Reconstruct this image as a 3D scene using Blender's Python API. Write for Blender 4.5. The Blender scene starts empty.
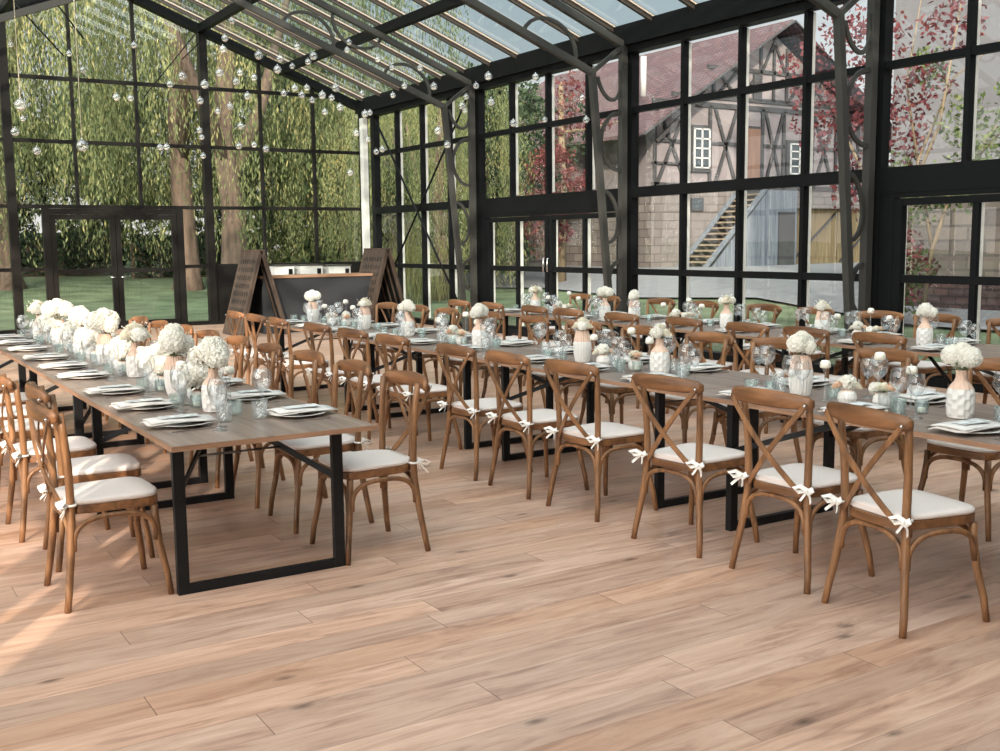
import bpy, math, random
import numpy as np
from mathutils import Vector, Matrix
random.seed(7)
C = bpy.context.scene.collection
PI = math.pi
def R(d): return math.radians(d)
ORD = ['first','second','third','fourth','fifth','sixth','seventh','eighth','ninth','tenth','eleventh','twelfth','thirteenth','fourteenth','fifteenth','sixteenth']

# ------------------------------------------------------------------ mesh helper
class MB:
    def __init__(s): s.v=[]; s.f=[]; s.sm=[]
    def add(s, vs, fs, smooth=False):
        o=len(s.v); s.v+= [tuple(v) for v in vs]; s.f+=[tuple(i+o for i in f) for f in fs]; s.sm+=[smooth]*len(fs); return s
    def box(s, c, d, rz=0, M=None):
        x,y,z=d[0]/2,d[1]/2,d[2]/2
        vs=[Vector((i*x,j*y,k*z)) for k in(-1,1) for j in(-1,1) for i in(-1,1)]
        if rz: vs=[Matrix.Rotation(rz,3,'Z')@v for v in vs]
        if M: vs=[M@v for v in vs]
        vs=[v+Vector(c) for v in vs]
        return s.add(vs,[(0,2,3,1),(4,5,7,6),(0,1,5,4),(2,6,7,3),(0,4,6,2),(1,3,7,5)])
    def bb(s, x0,x1,y0,y1,z0,z1): return s.box(((x0+x1)/2,(y0+y1)/2,(z0+z1)/2),(abs(x1-x0),abs(y1-y0),abs(z1-z0)))
    def beam(s,a,b,w,h,up=(0,0,1)):
        a,b=Vector(a),Vector(b); d=(b-a).normalized(); up=Vector(up)
        sd=d.cross(up)
        if sd.length<1e-4: sd=d.cross(Vector((1,0,0)))
        sd.normalize(); u=sd.cross(d).normalized()
        vs=[p+sd*i*w/2+u*j*h/2 for p in(a,b) for j in(-1,1) for i in(-1,1)]
        return s.add(vs,[(0,1,3,2),(4,6,7,5),(0,4,5,1),(2,3,7,6),(0,2,6,4),(1,5,7,3)])
    def tube(s,pts,r,n=8,caps=True,smooth=True):
        pts=[Vector(p) for p in pts]; m=len(pts)
        rs=r if isinstance(r,(list,tuple)) else [r]*m
        t0=(pts[1]-pts[0]).normalized(); ref=Vector((0,0,1)) if abs(t0.z)<.9 else Vector((1,0,0))
        nrm=t0.cross(ref).normalized(); vs=[]
        for i,p in enumerate(pts):
            t=((pts[min(i+1,m-1)]-pts[max(i-1,0)])).normalized()
            nrm=(nrm-t*nrm.dot(t)).normalized(); bn=t.cross(nrm)
            for k in range(n):
                a=2*PI*k/n; vs.append(p+(nrm*math.cos(a)+bn*math.sin(a))*rs[i])
        fs=[(i*n+k,i*n+(k+1)%n,(i+1)*n+(k+1)%n,(i+1)*n+k) for i in range(m-1) for k in range(n)]
        if caps: fs+=[tuple(range(n))[::-1],tuple((m-1)*n+k for k in range(n))]
        return s.add(vs,fs,smooth)
    def strip(s,pts,nrms,w,t,smooth=False):
        # rectangular section swept along pts; nrms = thickness direction, w across
        pts=[Vector(p) for p in pts]; m=len(pts); vs=[]
        for i,p in enumerate(pts):
            tt=(pts[min(i+1,m-1)]-pts[max(i-1,0)]).normalized(); nn=Vector(nrms[i] if isinstance(nrms,list) else nrms)
            nn=(nn-tt*nn.dot(tt)).normalized(); b=tt.cross(nn)
            ww=w[i] if isinstance(w,list) else w
            for a,c in((-1,-1),(1,-1),(1,1),(-1,1)): vs.append(p+b*a*ww/2+nn*c*t/2)
        fs=[(i*4+k,i*4+(k+1)%4,(i+1)*4+(k+1)%4,(i+1)*4+k) for i in range(m-1) for k in range(4)]
        fs+=[(3,2,1,0),tuple((m-1)*4+k for k in range(4))]
        return s.add(vs,fs,smooth)
    def lathe(s,prof,n=24,c=(0,0,0),smooth=True,mod=None):
        vs=[]
        for i,(r,z) in enumerate(prof):
            for k in range(n):
                a=2*PI*k/n; rr=r*(mod(i,k,z) if mod else 1)
                vs.append((c[0]+rr*math.cos(a),c[1]+rr*math.sin(a),c[2]+z))
        m=len(prof)
        fs=[(i*n+k,i*n+(k+1)%n,(i+1)*n+(k+1)%n,(i+1)*n+k) for i in range(m-1) for k in range(n)]
        return s.add(vs,fs,smooth)
    def disc(s,r,z,n=24,c=(0,0)):
        return s.add([(c[0]+r*math.cos(2*PI*k/n),c[1]+r*math.sin(2*PI*k/n),z) for k in range(n)],[tuple(range(n))])
    def sphere(s,c,r,n=12,m=8,sc=(1,1,1)):
        prof=[(max(1e-5,math.sin(PI*i/m)),-math.cos(PI*i/m)) for i in range(m+1)]
        vs=[];
        for (a,z) in prof:
            for k in range(n):
                t=2*PI*k/n; vs.append((c[0]+r*a*math.cos(t)*sc[0],c[1]+r*a*math.sin(t)*sc[1],c[2]+r*z*sc[2]))
        return s.add(vs,[(i*n+k,i*n+(k+1)%n,(i+1)*n+(k+1)%n,(i+1)*n+k) for i in range(m) for k in range(n)],True)
    def prism(s,poly,z0,z1,smooth=False):
        n=len(poly); vs=[(x,y,z0) for x,y in poly]+[(x,y,z1) for x,y in poly]
        return s.add(vs,[tuple(range(n))[::-1],tuple(range(n,2*n))]+[(i,(i+1)%n,n+(i+1)%n,n+i) for i in range(n)],smooth)
    def build(s,name,mat,parent=None,bevel=0):
        me=bpy.data.meshes.new(name); me.from_pydata(s.v,[],s.f); me.update()
        me.polygons.foreach_set('use_smooth',s.sm)
        for m in (mat if isinstance(mat,list) else [mat]): me.materials.append(m)
        o=bpy.data.objects.new(name,me); C.objects.link(o)
        if parent is not None: o.parent=parent
        if bevel:
            b=o.modifiers.new('b','BEVEL'); b.width=bevel; b.segments=2; b.limit_method='ANGLE'
        return o
def tag(o,label,cat,group=None,kind=None):
    if label: o['label']=label
    if cat: o['category']=cat
    if group: o['group']=group
    if kind: o['kind']=kind
    return o
def struct(o,label=None):
    o['kind']='structure'
    if label: o['label']=label
    return o
def empty(name,loc=(0,0,0),rz=0):
    o=bpy.data.objects.new(name,None); o.empty_display_size=.1; C.objects.link(o); o.location=loc; o.rotation_euler=(0,0,rz); return o
def copy_tree(o,parent=None):
    c=o.copy(); C.objects.link(c)
    if parent is not None: c.parent=parent
    for ch in list(o.children): copy_tree(ch,c)
    return c
class Proto:
    def __init__(s,mk): s.mk=mk; s.root=None; s.used=False
    def place(s,loc,rz,label,cat,group,scale=None,extra=None):
        if s.root is None: s.root=s.mk(); o=s.root
        else: o=copy_tree(s.root)
        o.location=loc; o.rotation_euler=(0,0,rz)
        if scale: o.scale=(scale,)*3
        tag(o,label,cat,group); return o

# ------------------------------------------------------------------ materials
def srgb(r,g,b):
    f=lambda c:(c/255/12.92) if c/255<=.04045 else ((c/255+.055)/1.055)**2.4
    return (f(r),f(g),f(b),1)
def newmat(name):
    m=bpy.data.materials.new(name); m.use_nodes=True; nt=m.node_tree
    return m,nt,nt.nodes['Principled BSDF']
def N(nt,t,**k):
    n=nt.nodes.new(t)
    for a,b in k.items():
        if a in n.inputs.keys() if hasattr(n.inputs,'keys') else False: n.inputs[a].default_value=b
        else: setattr(n,a,b)
    return n
def plain(name,col,rough=.6,metal=0,spec=.5,noise=0,scale=6,stretch=(1,1,1),bump=0,coat=0,rand=0):
    m,nt,b=newmat(name); b.inputs['Base Color'].default_value=col; b.inputs['Roughness'].default_value=rough
    b.inputs['Metallic'].default_value=metal; b.inputs['Specular IOR Level'].default_value=spec
    if coat: b.inputs['Coat Weight'].default_value=coat; b.inputs['Coat Roughness'].default_value=.15
    if noise or bump or rand:
        tc=N(nt,'ShaderNodeTexCoord'); mp=N(nt,'ShaderNodeMapping'); mp.inputs['Scale'].default_value=stretch
        nt.links.new(tc.outputs['Object'],mp.inputs['Vector'])
        oi=N(nt,'ShaderNodeObjectInfo')
        ml=N(nt,'ShaderNodeMath',operation='MULTIPLY'); ml.inputs[1].default_value=37.0
        nt.links.new(oi.outputs['Random'],ml.inputs[0]); nt.links.new(ml.outputs[0],mp.inputs['Location'])
        nz=N(nt,'ShaderNodeTexNoise'); nz.inputs['Scale'].default_value=scale; nz.inputs['Detail'].default_value=5
        nt.links.new(mp.outputs[0],nz.inputs['Vector'])
        if noise or rand:
            hs=N(nt,'ShaderNodeHueSaturation'); hs.inputs['Color'].default_value=col
            mr=N(nt,'ShaderNodeMapRange'); mr.inputs['From Min'].default_value=.3; mr.inputs['From Max'].default_value=.7
            mr.inputs['To Min'].default_value=1-noise; mr.inputs['To Max'].default_value=1+noise
            nt.links.new(nz.outputs['Fac'],mr.inputs['Value'])
            r2=N(nt,'ShaderNodeMapRange'); r2.inputs['To Min'].default_value=1-rand; r2.inputs['To Max'].default_value=1+rand
            nt.links.new(oi.outputs['Random'],r2.inputs['Value'])
            mu=N(nt,'ShaderNodeMath',operation='MULTIPLY'); nt.links.new(mr.outputs[0],mu.inputs[0]); nt.links.new(r2.outputs[0],mu.inputs[1])
            nt.links.new(mu.outputs[0],hs.inputs['Value']); nt.links.new(hs.outputs[0],b.inputs['Base Color'])
        if bump:
            bp=N(nt,'ShaderNodeBump'); bp.inputs['Strength'].default_value=bump; bp.inputs['Distance'].default_value=.02
            nt.links.new(nz.outputs['Fac'],bp.inputs['Height']); nt.links.new(bp.outputs[0],b.inputs['Normal'])
    return m
def wood(name,dark,light,scale=10,stretch=(1,1,.12),rough=.45,spec=.4,rand=.08,axis_bands=True,coat=0):
    m,nt,b=newmat(name); b.inputs['Roughness'].default_value=rough; b.inputs['Specular IOR Level'].default_value=spec
    if coat: b.inputs['Coat Weight'].default_value=coat; b.inputs['Coat Roughness'].default_value=.2
    tc=N(nt,'ShaderNodeTexCoord'); mp=N(nt,'ShaderNodeMapping'); mp.inputs['Scale'].default_value=stretch
    oi=N(nt,'ShaderNodeObjectInfo'); ml=N(nt,'ShaderNodeMath',operation='MULTIPLY'); ml.inputs[1].default_value=23
    L=nt.links.new
    L(tc.outputs['Object'],mp.inputs['Vector']); L(oi.outputs['Random'],ml.inputs[0]); L(ml.outputs[0],mp.inputs['Location'])
    nz=N(nt,'ShaderNodeTexNoise'); nz.inputs['Scale'].default_value=scale; nz.inputs['Detail'].default_value=8; nz.inputs['Roughness'].default_value=.65; nz.inputs['Distortion'].default_value=.6
    L(mp.outputs[0],nz.inputs['Vector'])
    cr=N(nt,'ShaderNodeValToRGB'); cr.color_ramp.elements[0].position=.32; cr.color_ramp.elements[0].color=dark
    cr.color_ramp.elements[1].position=.68; cr.color_ramp.elements[1].color=light
    L(nz.outputs['Fac'],cr.inputs['Fac'])
    hs=N(nt,'ShaderNodeHueSaturation'); r2=N(nt,'ShaderNodeMapRange'); r2.inputs['To Min'].default_value=1-rand; r2.inputs['To Max'].default_value=1+rand
    L(oi.outputs['Random'],r2.inputs['Value']); L(r2.outputs[0],hs.inputs['Value']); L(cr.outputs[0],hs.inputs['Color']); L(hs.outputs[0],b.inputs['Base Color'])
    return m
def glassmat(name,tint=(1,1,1,1),refl=1.0,rough=.0,base=.04,power=4,ior=1.45,body=0,bodycol=(.8,.85,.85,1)):
    m=bpy.data.materials.new(name); m.use_nodes=True; nt=m.node_tree; nt.nodes.clear(); L=nt.links.new
    out=N(nt,'ShaderNodeOutputMaterial'); tr=N(nt,'ShaderNodeBsdfTransparent'); tr.inputs['Color'].default_value=tint
    gl=N(nt,'ShaderNodeBsdfGlossy'); gl.inputs['Roughness'].default_value=rough
    lw=N(nt,'ShaderNodeLayerWeight'); lw.inputs['Blend'].default_value=.5
    pw=N(nt,'ShaderNodeMath',operation='POWER'); pw.inputs[1].default_value=power; L(lw.outputs['Facing'],pw.inputs[0])
    ml=N(nt,'ShaderNodeMath',operation='MULTIPLY_ADD'); ml.inputs[1].default_value=(1-base)*min(refl,1.0); ml.inputs[2].default_value=base*refl; ml.use_clamp=True
    mx=N(nt,'ShaderNodeMixShader'); L(pw.outputs[0],ml.inputs[0]); L(ml.outputs[0],mx.inputs[0]); L(gl.outputs[0],mx.inputs[2])
    if body:
        df=N(nt,'ShaderNodeBsdfDiffuse'); df.inputs['Color'].default_value=bodycol; m2=N(nt,'ShaderNodeMixShader'); m2.inputs[0].default_value=body
        L(tr.outputs[0],m2.inputs[1]); L(df.outputs[0],m2.inputs[2]); L(m2.outputs[0],mx.inputs[1])
    else: L(tr.outputs[0],mx.inputs[1])
    L(mx.outputs[0],out.inputs[0]); return m
def leafmat(name,cols,scale=.6,trans=.35,rough=.6):
    m=bpy.data.materials.new(name); m.use_nodes=True; nt=m.node_tree; b=nt.nodes['Principled BSDF']; L=nt.links.new
    ge=N(nt,'ShaderNodeNewGeometry'); wn=N(nt,'ShaderNodeTexNoise'); wn.inputs['Scale'].default_value=scale; wn.inputs['Detail'].default_value=3
    tc=N(nt,'ShaderNodeTexCoord'); L(tc.outputs['Object'],wn.inputs['Vector'])
    ad=N(nt,'ShaderNodeMath',operation='MULTIPLY_ADD'); ad.inputs[1].default_value=.5; 
    L(ge.outputs['Random Per Island'],ad.inputs[0]); 
    sb=N(nt,'ShaderNodeMath',operation='MULTIPLY_ADD'); sb.inputs[1].default_value=1.2; sb.inputs[2].default_value=-.35
    L(wn.outputs['Fac'],sb.inputs[0]); L(sb.outputs[0],ad.inputs[2])
    cr=N(nt,'ShaderNodeValToRGB'); el=cr.color_ramp.elements
    el[0].color=cols[0]; el[1].color=cols[-1]
    for i,c in enumerate(cols[1:-1]): e=el.new((i+1)/(len(cols)-1)); e.color=c
    L(ad.outputs[0],cr.inputs[0]); L(cr.outputs[0],b.inputs['Base Color']); b.inputs['Roughness'].default_value=rough; b.inputs['Specular IOR Level'].default_value=.25
    tl=N(nt,'ShaderNodeBsdfTranslucent'); L(cr.outputs[0],tl.inputs['Color']); mx=N(nt,'ShaderNodeMixShader'); mx.inputs[0].default_value=trans
    L(b.outputs[0],mx.inputs[1]); L(tl.outputs[0],mx.inputs[2]); L(mx.outputs[0],nt.nodes['Material Output'].inputs[0]); return m
def brickmat(name,c1,c2,mortar,w,h,axis='XZ',msize=.02,rough=.85,bump=.3,offset=.5,noise=.2):
    m,nt,b=newmat(name); L=nt.links.new; b.inputs['Roughness'].default_value=rough
    tc=N(nt,'ShaderNodeTexCoord'); sp=N(nt,'ShaderNodeSeparateXYZ'); cb=N(nt,'ShaderNodeCombineXYZ'); L(tc.outputs['Object'],sp.inputs[0])
    L(sp.outputs[axis[0]],cb.inputs[0]); L(sp.outputs[axis[1]],cb.inputs[1])
    bt=N(nt,'ShaderNodeTexBrick'); bt.offset=offset; bt.inputs['Scale'].default_value=1; bt.inputs['Brick Width'].default_value=w; bt.inputs['Row Height'].default_value=h
    bt.inputs['Mortar Size'].default_value=msize; bt.inputs['Color1'].default_value=c1; bt.inputs['Color2'].default_value=c2; bt.inputs['Mortar'].default_value=mortar
    L(cb.outputs[0],bt.inputs['Vector']); nz=N(nt,'ShaderNodeTexNoise'); nz.inputs['Scale'].default_value=1.3; nz.inputs['Detail'].default_value=6; L(tc.outputs['Object'],nz.inputs['Vector'])
    mr=N(nt,'ShaderNodeMapRange'); mr.inputs['To Min'].default_value=1-noise*1.5; mr.inputs['To Max'].default_value=1+noise*1.5; L(nz.outputs['Fac'],mr.inputs['Value'])
    hs=N(nt,'ShaderNodeHueSaturation'); L(mr.outputs[0],hs.inputs['Value']); L(bt.outputs['Color'],hs.inputs['Color']); L(hs.outputs[0],b.inputs['Base Color'])
    bp=N(nt,'ShaderNodeBump'); bp.inputs['Strength'].default_value=bump; bp.inputs['Distance'].default_value=.03; bp.invert=True; L(bt.outputs['Fac'],bp.inputs['Height']); L(bp.outputs[0],b.inputs['Normal'])
    return m

M={}
M['chair']=wood('chair wood',srgb(86,58,38),srgb(152,108,72),scale=14,stretch=(1,1,.15),rough=.4,rand=.12)
M['chair2']=wood('chair rail wood',srgb(86,56,36),srgb(148,102,66),scale=14,stretch=(1,.12,1),rough=.38,rand=.12)
M['cushion']=plain('ivory seat fabric',srgb(219,207,201),rough=.9,spec=.2,bump=.15,scale=60)
M['ribbon']=plain('ivory ribbon',srgb(226,220,214),rough=.85,spec=.2)
M['bolt']=plain('polished bolt',srgb(200,200,200),rough=.25,metal=1)
M['black']=plain('black painted steel',srgb(20,21,23),rough=.45,spec=.3)
M['steel']=plain('grey rod',srgb(110,105,102),rough=.4,metal=.7)
M['tabletop']=wood('weathered tabletop',srgb(104,87,78),srgb(156,136,124),scale=5,stretch=(3,.25,1),rough=.38,spec=.5,rand=.03,coat=.15)
M['tedge']=wood('table edge',srgb(130,96,74),srgb(168,130,104),scale=8,stretch=(.3,.3,3),rough=.5,rand=0)
M['plate']=plain('glazed plate',srgb(214,208,200),rough=.22,spec=.5)
M['napkin']=plain('white linen',srgb(218,212,207),rough=.9,spec=.1,bump=.2,scale=40)
M['menu']=plain('pale grey printed card',srgb(206,206,204),rough=.7,noise=.35,scale=30)
M['silver']=plain('cutlery steel',srgb(205,200,198),rough=.22,metal=1)
M['glass']=glassmat('clear glassware',tint=(.965,.972,.975,1),refl=2.0,rough=.015,base=.06,power=2.6,body=.03,bodycol=(.85,.88,.9,1))
M['aqua']=glassmat('aqua glassware',tint=(.93,.975,.97,1),refl=1.7,rough=.04,body=.07,bodycol=srgb(196,214,210))
M['cut']=glassmat('cut crystal',tint=(.97,.98,.98,1),refl=2.0,rough=.06,body=.08,bodycol=(.8,.85,.85,1),ior=1.55)
M['vasewhite']=plain('white ceramic',srgb(224,219,214),rough=.5)
M['vasepink']=plain('bare pink clay',srgb(216,184,164),rough=.75)
M['candle']=plain('candle wax',srgb(236,229,214),rough=.5)
M['petal']=leafmat('white petals',[srgb(240,234,221),srgb(247,243,235),srgb(250,247,242)],scale=9,trans=.35)
M['petal2']=leafmat('cream petals',[srgb(240,230,208),srgb(245,238,222),srgb(248,243,233)],scale=9,trans=.35)
M['blush']=leafmat('blush petals',[srgb(232,200,172),srgb(242,214,190),srgb(246,226,208)],scale=9,trans=.25)
M['sprig']=leafmat('flower leaves',[srgb(70,92,52),srgb(118,134,84),srgb(152,162,112)],scale=9)
M['brown']=plain('dark bronze frame',srgb(28,25,23),rough=.5,spec=.14)
M['frame']=plain('dark steel frame',srgb(18,19,20),rough=.5,spec=.12)
M['truss']=plain('truss steel',srgb(62,60,57),rough=.45,spec=.25)
M['cap']=plain('painted light on roof bars',srgb(196,178,162),rough=.4)  # sunlight on the roof bar sides, put into the colour
M['lit_side']=plain('painted light on steel',srgb(222,219,212),rough=.35)  # bright light on mullion sides and corner post, put into the colour
M['roofbar']=plain('roof steel',srgb(66,57,50),rough=.4,spec=.5)
M['pane']=glassmat('window glass',tint=(.945,.955,.95,1),refl=1.0,base=.075)
M['rpane']=glassmat('roof glass',tint=(.66,.76,.79,1),refl=1.0,base=.06)
M['white']=plain('white plastic',srgb(215,212,206),rough=.5)
M['charcoal']=plain('charcoal panel',srgb(42,42,45),rough=.6)
M['pallet']=wood('dark pallet wood',srgb(48,38,32),srgb(86,68,56),scale=8,rough=.7,rand=0)
M['balls']=glassmat('clear glass ball',tint=(.95,.95,.95,1),refl=2.2,rough=.01,base=.08,power=2.5,body=.10,bodycol=(.9,.9,.9,1))
M['cord']=plain('thin cord',srgb(66,68,62),rough=.8)
M['rope']=plain('beaded cord',srgb(222,210,186),rough=.7)

# floor
def floormat():
    m,nt,b=newmat('oak floorboards'); L=nt.links.new
    def mt(op,a=None,bv=None,c=None,clamp=False):
        n=N(nt,'ShaderNodeMath',operation=op); n.use_clamp=clamp
        for i,v in enumerate((a,bv,c)):
            if v is None: continue
            if isinstance(v,(int,float)): n.inputs[i].default_value=v
            else: L(v,n.inputs[i])
        return n.outputs[0]
    tc=N(nt,'ShaderNodeTexCoord'); sp=N(nt,'ShaderNodeSeparateXYZ'); L(tc.outputs['Object'],sp.inputs[0])
    W=.188; LEN=2.1
    ry=mt('DIVIDE',mt('SUBTRACT',sp.outputs['Y'],3.153-W*40),W); row=mt('FLOOR',ry); fy=mt('FRACT',ry)
    wn=N(nt,'ShaderNodeTexWhiteNoise',noise_dimensions='1D'); L(row,wn.inputs['W'])
    rx=mt('ADD',mt('DIVIDE',sp.outputs['X'],LEN),mt('MULTIPLY',wn.outputs['Value'],7.3)); col=mt('FLOOR',rx); fx=mt('FRACT',rx)
    cb=N(nt,'ShaderNodeCombineXYZ'); L(row,cb.inputs[0]); L(col,cb.inputs[1]); w2=N(nt,'ShaderNodeTexWhiteNoise',noise_dimensions='2D'); L(cb.outputs[0],w2.inputs['Vector'])
    off=mt('MULTIPLY',w2.outputs['Value'],50)
    cv=N(nt,'ShaderNodeCombineXYZ'); L(mt('ADD',sp.outputs['X'],off),cv.inputs[0]); L(mt('MULTIPLY',sp.outputs['Y'],7),cv.inputs[1]); L(off,cv.inputs[2])
    nz=N(nt,'ShaderNodeTexNoise'); nz.inputs['Scale'].default_value=1.7; nz.inputs['Detail'].default_value=9; nz.inputs['Roughness'].default_value=.62; nz.inputs['Distortion'].default_value=1.2; L(cv.outputs[0],nz.inputs['Vector'])
    cr=N(nt,'ShaderNodeValToRGB'); e=cr.color_ramp.elements; e[0].position=.28; e[0].color=srgb(158,120,100); e[1].position=.72; e[1].color=srgb(218,182,158)
    k=e.new(.48); k.color=srgb(198,158,134); L(nz.outputs['Fac'],cr.inputs[0])
    # fine grain
    cv2=N(nt,'ShaderNodeCombineXYZ'); L(mt('MULTIPLY',mt('ADD',sp.outputs['X'],off),2.2),cv2.inputs[0]); L(mt('MULTIPLY',sp.outputs['Y'],90),cv2.inputs[1])
    n2=N(nt,'ShaderNodeTexNoise'); n2.inputs['Scale'].default_value=1.5; n2.inputs['Detail'].default_value=4; L(cv2.outputs[0],n2.inputs['Vector'])
    # knots
    cv3=N(nt,'ShaderNodeCombineXYZ'); L(mt('MULTIPLY',sp.outputs['X'],1.0),cv3.inputs[0]); L(mt('MULTIPLY',sp.outputs['Y'],2.3),cv3.inputs[1])
    vo=N(nt,'ShaderNodeTexVoronoi',voronoi_dimensions='2D'); vo.inputs['Scale'].default_value=1.35; vo.inputs['Randomness'].default_value=1; L(cv3.outputs[0],vo.inputs['Vector'])
    sc=N(nt,'ShaderNodeSeparateColor'); L(vo.outputs['Color'],sc.inputs[0])
    kn=mt('MULTIPLY',mt('SUBTRACT',1,mt('DIVIDE',mt('ADD',vo.outputs['Distance'],mt('MULTIPLY',mt('SUBTRACT',nz.outputs['Fac'],.5),.09)),.075),None,True),mt('GREATER_THAN',sc.outputs[0],.62))
    kn2=mt('POWER',mt('MAXIMUM',kn,0),.8)
    halo=mt('MULTIPLY',mt('SUBTRACT',1,mt('DIVIDE',vo.outputs['Distance'],.26),None,True),mt('GREATER_THAN',sc.outputs[0],.62))
    hs=N(nt,'ShaderNodeHueSaturation'); L(cr.outputs[0],hs.inputs['Color'])
    v=mt('ADD',mt('MULTIPLY',w2.outputs['Value'],.26),.84); v=mt('MULTIPLY',v,mt('ADD',mt('MULTIPLY',n2.outputs['Fac'],.22),.89))
    v=mt('MULTIPLY',v,mt('SUBTRACT',1,mt('MULTIPLY',kn2,.62))); v=mt('MULTIPLY',v,mt('SUBTRACT',1,mt('MULTIPLY',halo,.16)))
    gy=mt('LESS_THAN',mt('MINIMUM',fy,mt('SUBTRACT',1,fy)),.008); gx=mt('LESS_THAN',mt('MINIMUM',fx,mt('SUBTRACT',1,fx)),.0009)
    g=mt('MAXIMUM',mt('MULTIPLY',gy,.35),mt('MULTIPLY',gx,.6)); v=mt('MULTIPLY',v,mt('SUBTRACT',1,g)); L(v,hs.inputs['Value'])
    L(mt('ADD',mt('MULTIPLY',wn.outputs['Value'],.2),.86),hs.inputs['Saturation'])
    L(hs.outputs[0],b.inputs['Base Color']); b.inputs['Roughness'].default_value=.34; b.inputs['Specular IOR Level'].default_value=.45
    b.inputs['Coat Weight'].default_value=.22; b.inputs['Coat Roughness'].default_value=.13
    bp=N(nt,'ShaderNodeBump'); bp.inputs['Strength'].default_value=.12; bp.inputs['Distance'].default_value=.004; L(v,bp.inputs['Height']); L(bp.outputs[0],b.inputs['Normal'])
    return m
M['floor']=floormat()

# ------------------------------------------------------------------ greenhouse shell
XL,XR,YN,YF=-.5,10.5,-.6,22.5
ZE=4.8; SL=.385; XC=5.0
def zroof(x): return ZE+SL*(XR-.05-x) if x>XC else ZE+SL*(XR-.05-XC)-SL*(XC-x)
struct(MB().bb(XL-.05,XR+.1,-4.1,YF+.1,-.12,0).build('floor',M['floor']))
TY=[-.6,3.9,8.4,12.95,17.42,21.9]
TR=TY[:5]
# portal trusses
def arc(p0,p1,bulge,n=12):
    # half-ellipse between p0,p1 (2-D x,z) bulging by vector
    out=[]
    for i in range(n+1):
        t=PI*i/n; c=(p0[0]+p1[0])/2,(p0[1]+p1[1])/2; d=(p0[0]-p1[0])/2,(p0[1]-p1[1])/2
        out.append((c[0]+d[0]*math.cos(t)+bulge[0]*math.sin(t), c[1]+d[1]*math.cos(t)+bulge[1]*math.sin(t)))
    return out
def truss(y):
    m=MB()
    for sg in (1,-1):
        X=lambda x: x if sg==1 else 2*XC-x
        bm=lambda a,b,w=.08,h=.09: m.beam((X(a[0]),y,a[1]),(X(b[0]),y,b[1]),w,h,(0,1,0))
        bm((10.34,0),(10.34,4.62),.10,.10)
        bm((10.16,0),(9.76,4.13),.09,.09)
        bm((9.76,4.13),(10.36,4.58),.06,.06)
        bm((9.76,4.13),(XC,4.13+SL*(9.76-XC)),.10,.07)
        bm((10.4,4.55),(XC,4.55+SL*(10.4-XC)),.10,.08)
        zl=lambda x:4.13+SL*(9.76-x); zu=lambda x:4.53+SL*(10.4-x)
        arcs=[((9.86,4.08),(10.28,4.2),(.10,-.38)),((10.29,3.58),(10.29,2.72),(-.36,0)),((9.96,2.42),(10.06,1.64),(.24,0)),((10.29,1.36),(10.29,.78),(-.20,0)),((10.12,.55),(10.14,.1),(.14,0))]
        x=9.45; up=True
        while x>XC+.5:
            x2=x-.9
            if up: arcs.append(((x,zl(x)),(x2,zl(x2)),(.13,.36)))
            else: arcs.append(((x,zu(x)),(x2,zu(x2)),(-.13,-.36)))
            x=x2-.02; up=not up
        for a,b,bu in arcs:
            pts=arc(a,b,bu); m.strip([(X(p[0]),y,p[1]) for p in pts],[(0,1,0)]*len(pts),.050,.035)
    return m
for i,y in enumerate(TR): struct(truss(y).build('trim_%d'%(i+1),M['truss']),'portal truss with ring ornaments between its two chords')
# roof: purlins, glazing bars, ridge, panes
def onroof(x,dz=0): return zroof(x)+dz
m=MB()
for sg in (1,-1):
    X=lambda x: x if sg==1 else 2*XC-x
    for px_,w,h in ((10.42,.2,.30),(8.62,.12,.16),(6.86,.12,.16)):
        m.beam((X(px_),-4,onroof(px_,-.10)),(X(px_),YF,onroof(px_,-.10)),w,h)
m.beam((XC,-4,onroof(XC)-.06),(XC,YF,onroof(XC)-.06),.16,.2)
# gable rakes
for yy in (YF,):
    for sg in (1,-1):
        X=lambda x: x if sg==1 else 2*XC-x
        m.beam((X(10.55),yy,onroof(10.55,-.10)),(XC,yy,onroof(XC,-.10)),.16,.24,(0,1,0))
ceil_=struct(m.build('ceiling',M['frame']),'pitched glass roof on dark steel purlins')
m=MB(); m2=MB(); y=12.285-.894*18
k=0
while y<YF:
    if y>-4:
        for sg in (1,-1):
            X=lambda x: x if sg==1 else 2*XC-x
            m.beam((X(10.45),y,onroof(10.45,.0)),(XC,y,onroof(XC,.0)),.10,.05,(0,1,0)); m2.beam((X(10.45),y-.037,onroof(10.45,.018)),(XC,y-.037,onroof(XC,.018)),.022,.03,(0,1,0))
    y+=.894
m.build('glazing_bar',M['roofbar'],ceil_)['kind']='stuff'; m2.build('lit_bar_strip',M['cap'],ceil_)['kind']='stuff'  # second mesh: pale strips painting sun on the bars' near sides
m=MB()
for sg in (1,-1):
    X=lambda x: x if sg==1 else 2*XC-x
    z1,z2=onroof(10.6,.06),onroof(XC,.06)
    m.add([(X(10.6),-4,z1),(X(10.6),YF,z1),(XC,YF,z2),(XC,-4,z2)],[(0,1,2,3)])
m.build('roof_pane',M['rpane'],ceil_)

def vmull(m,x,y,z0,z1,wx=.10,wy=.06): m.bb(x-wx/2,x+wx/2,y-wy/2,y+wy/2,z0,z1)
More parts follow.
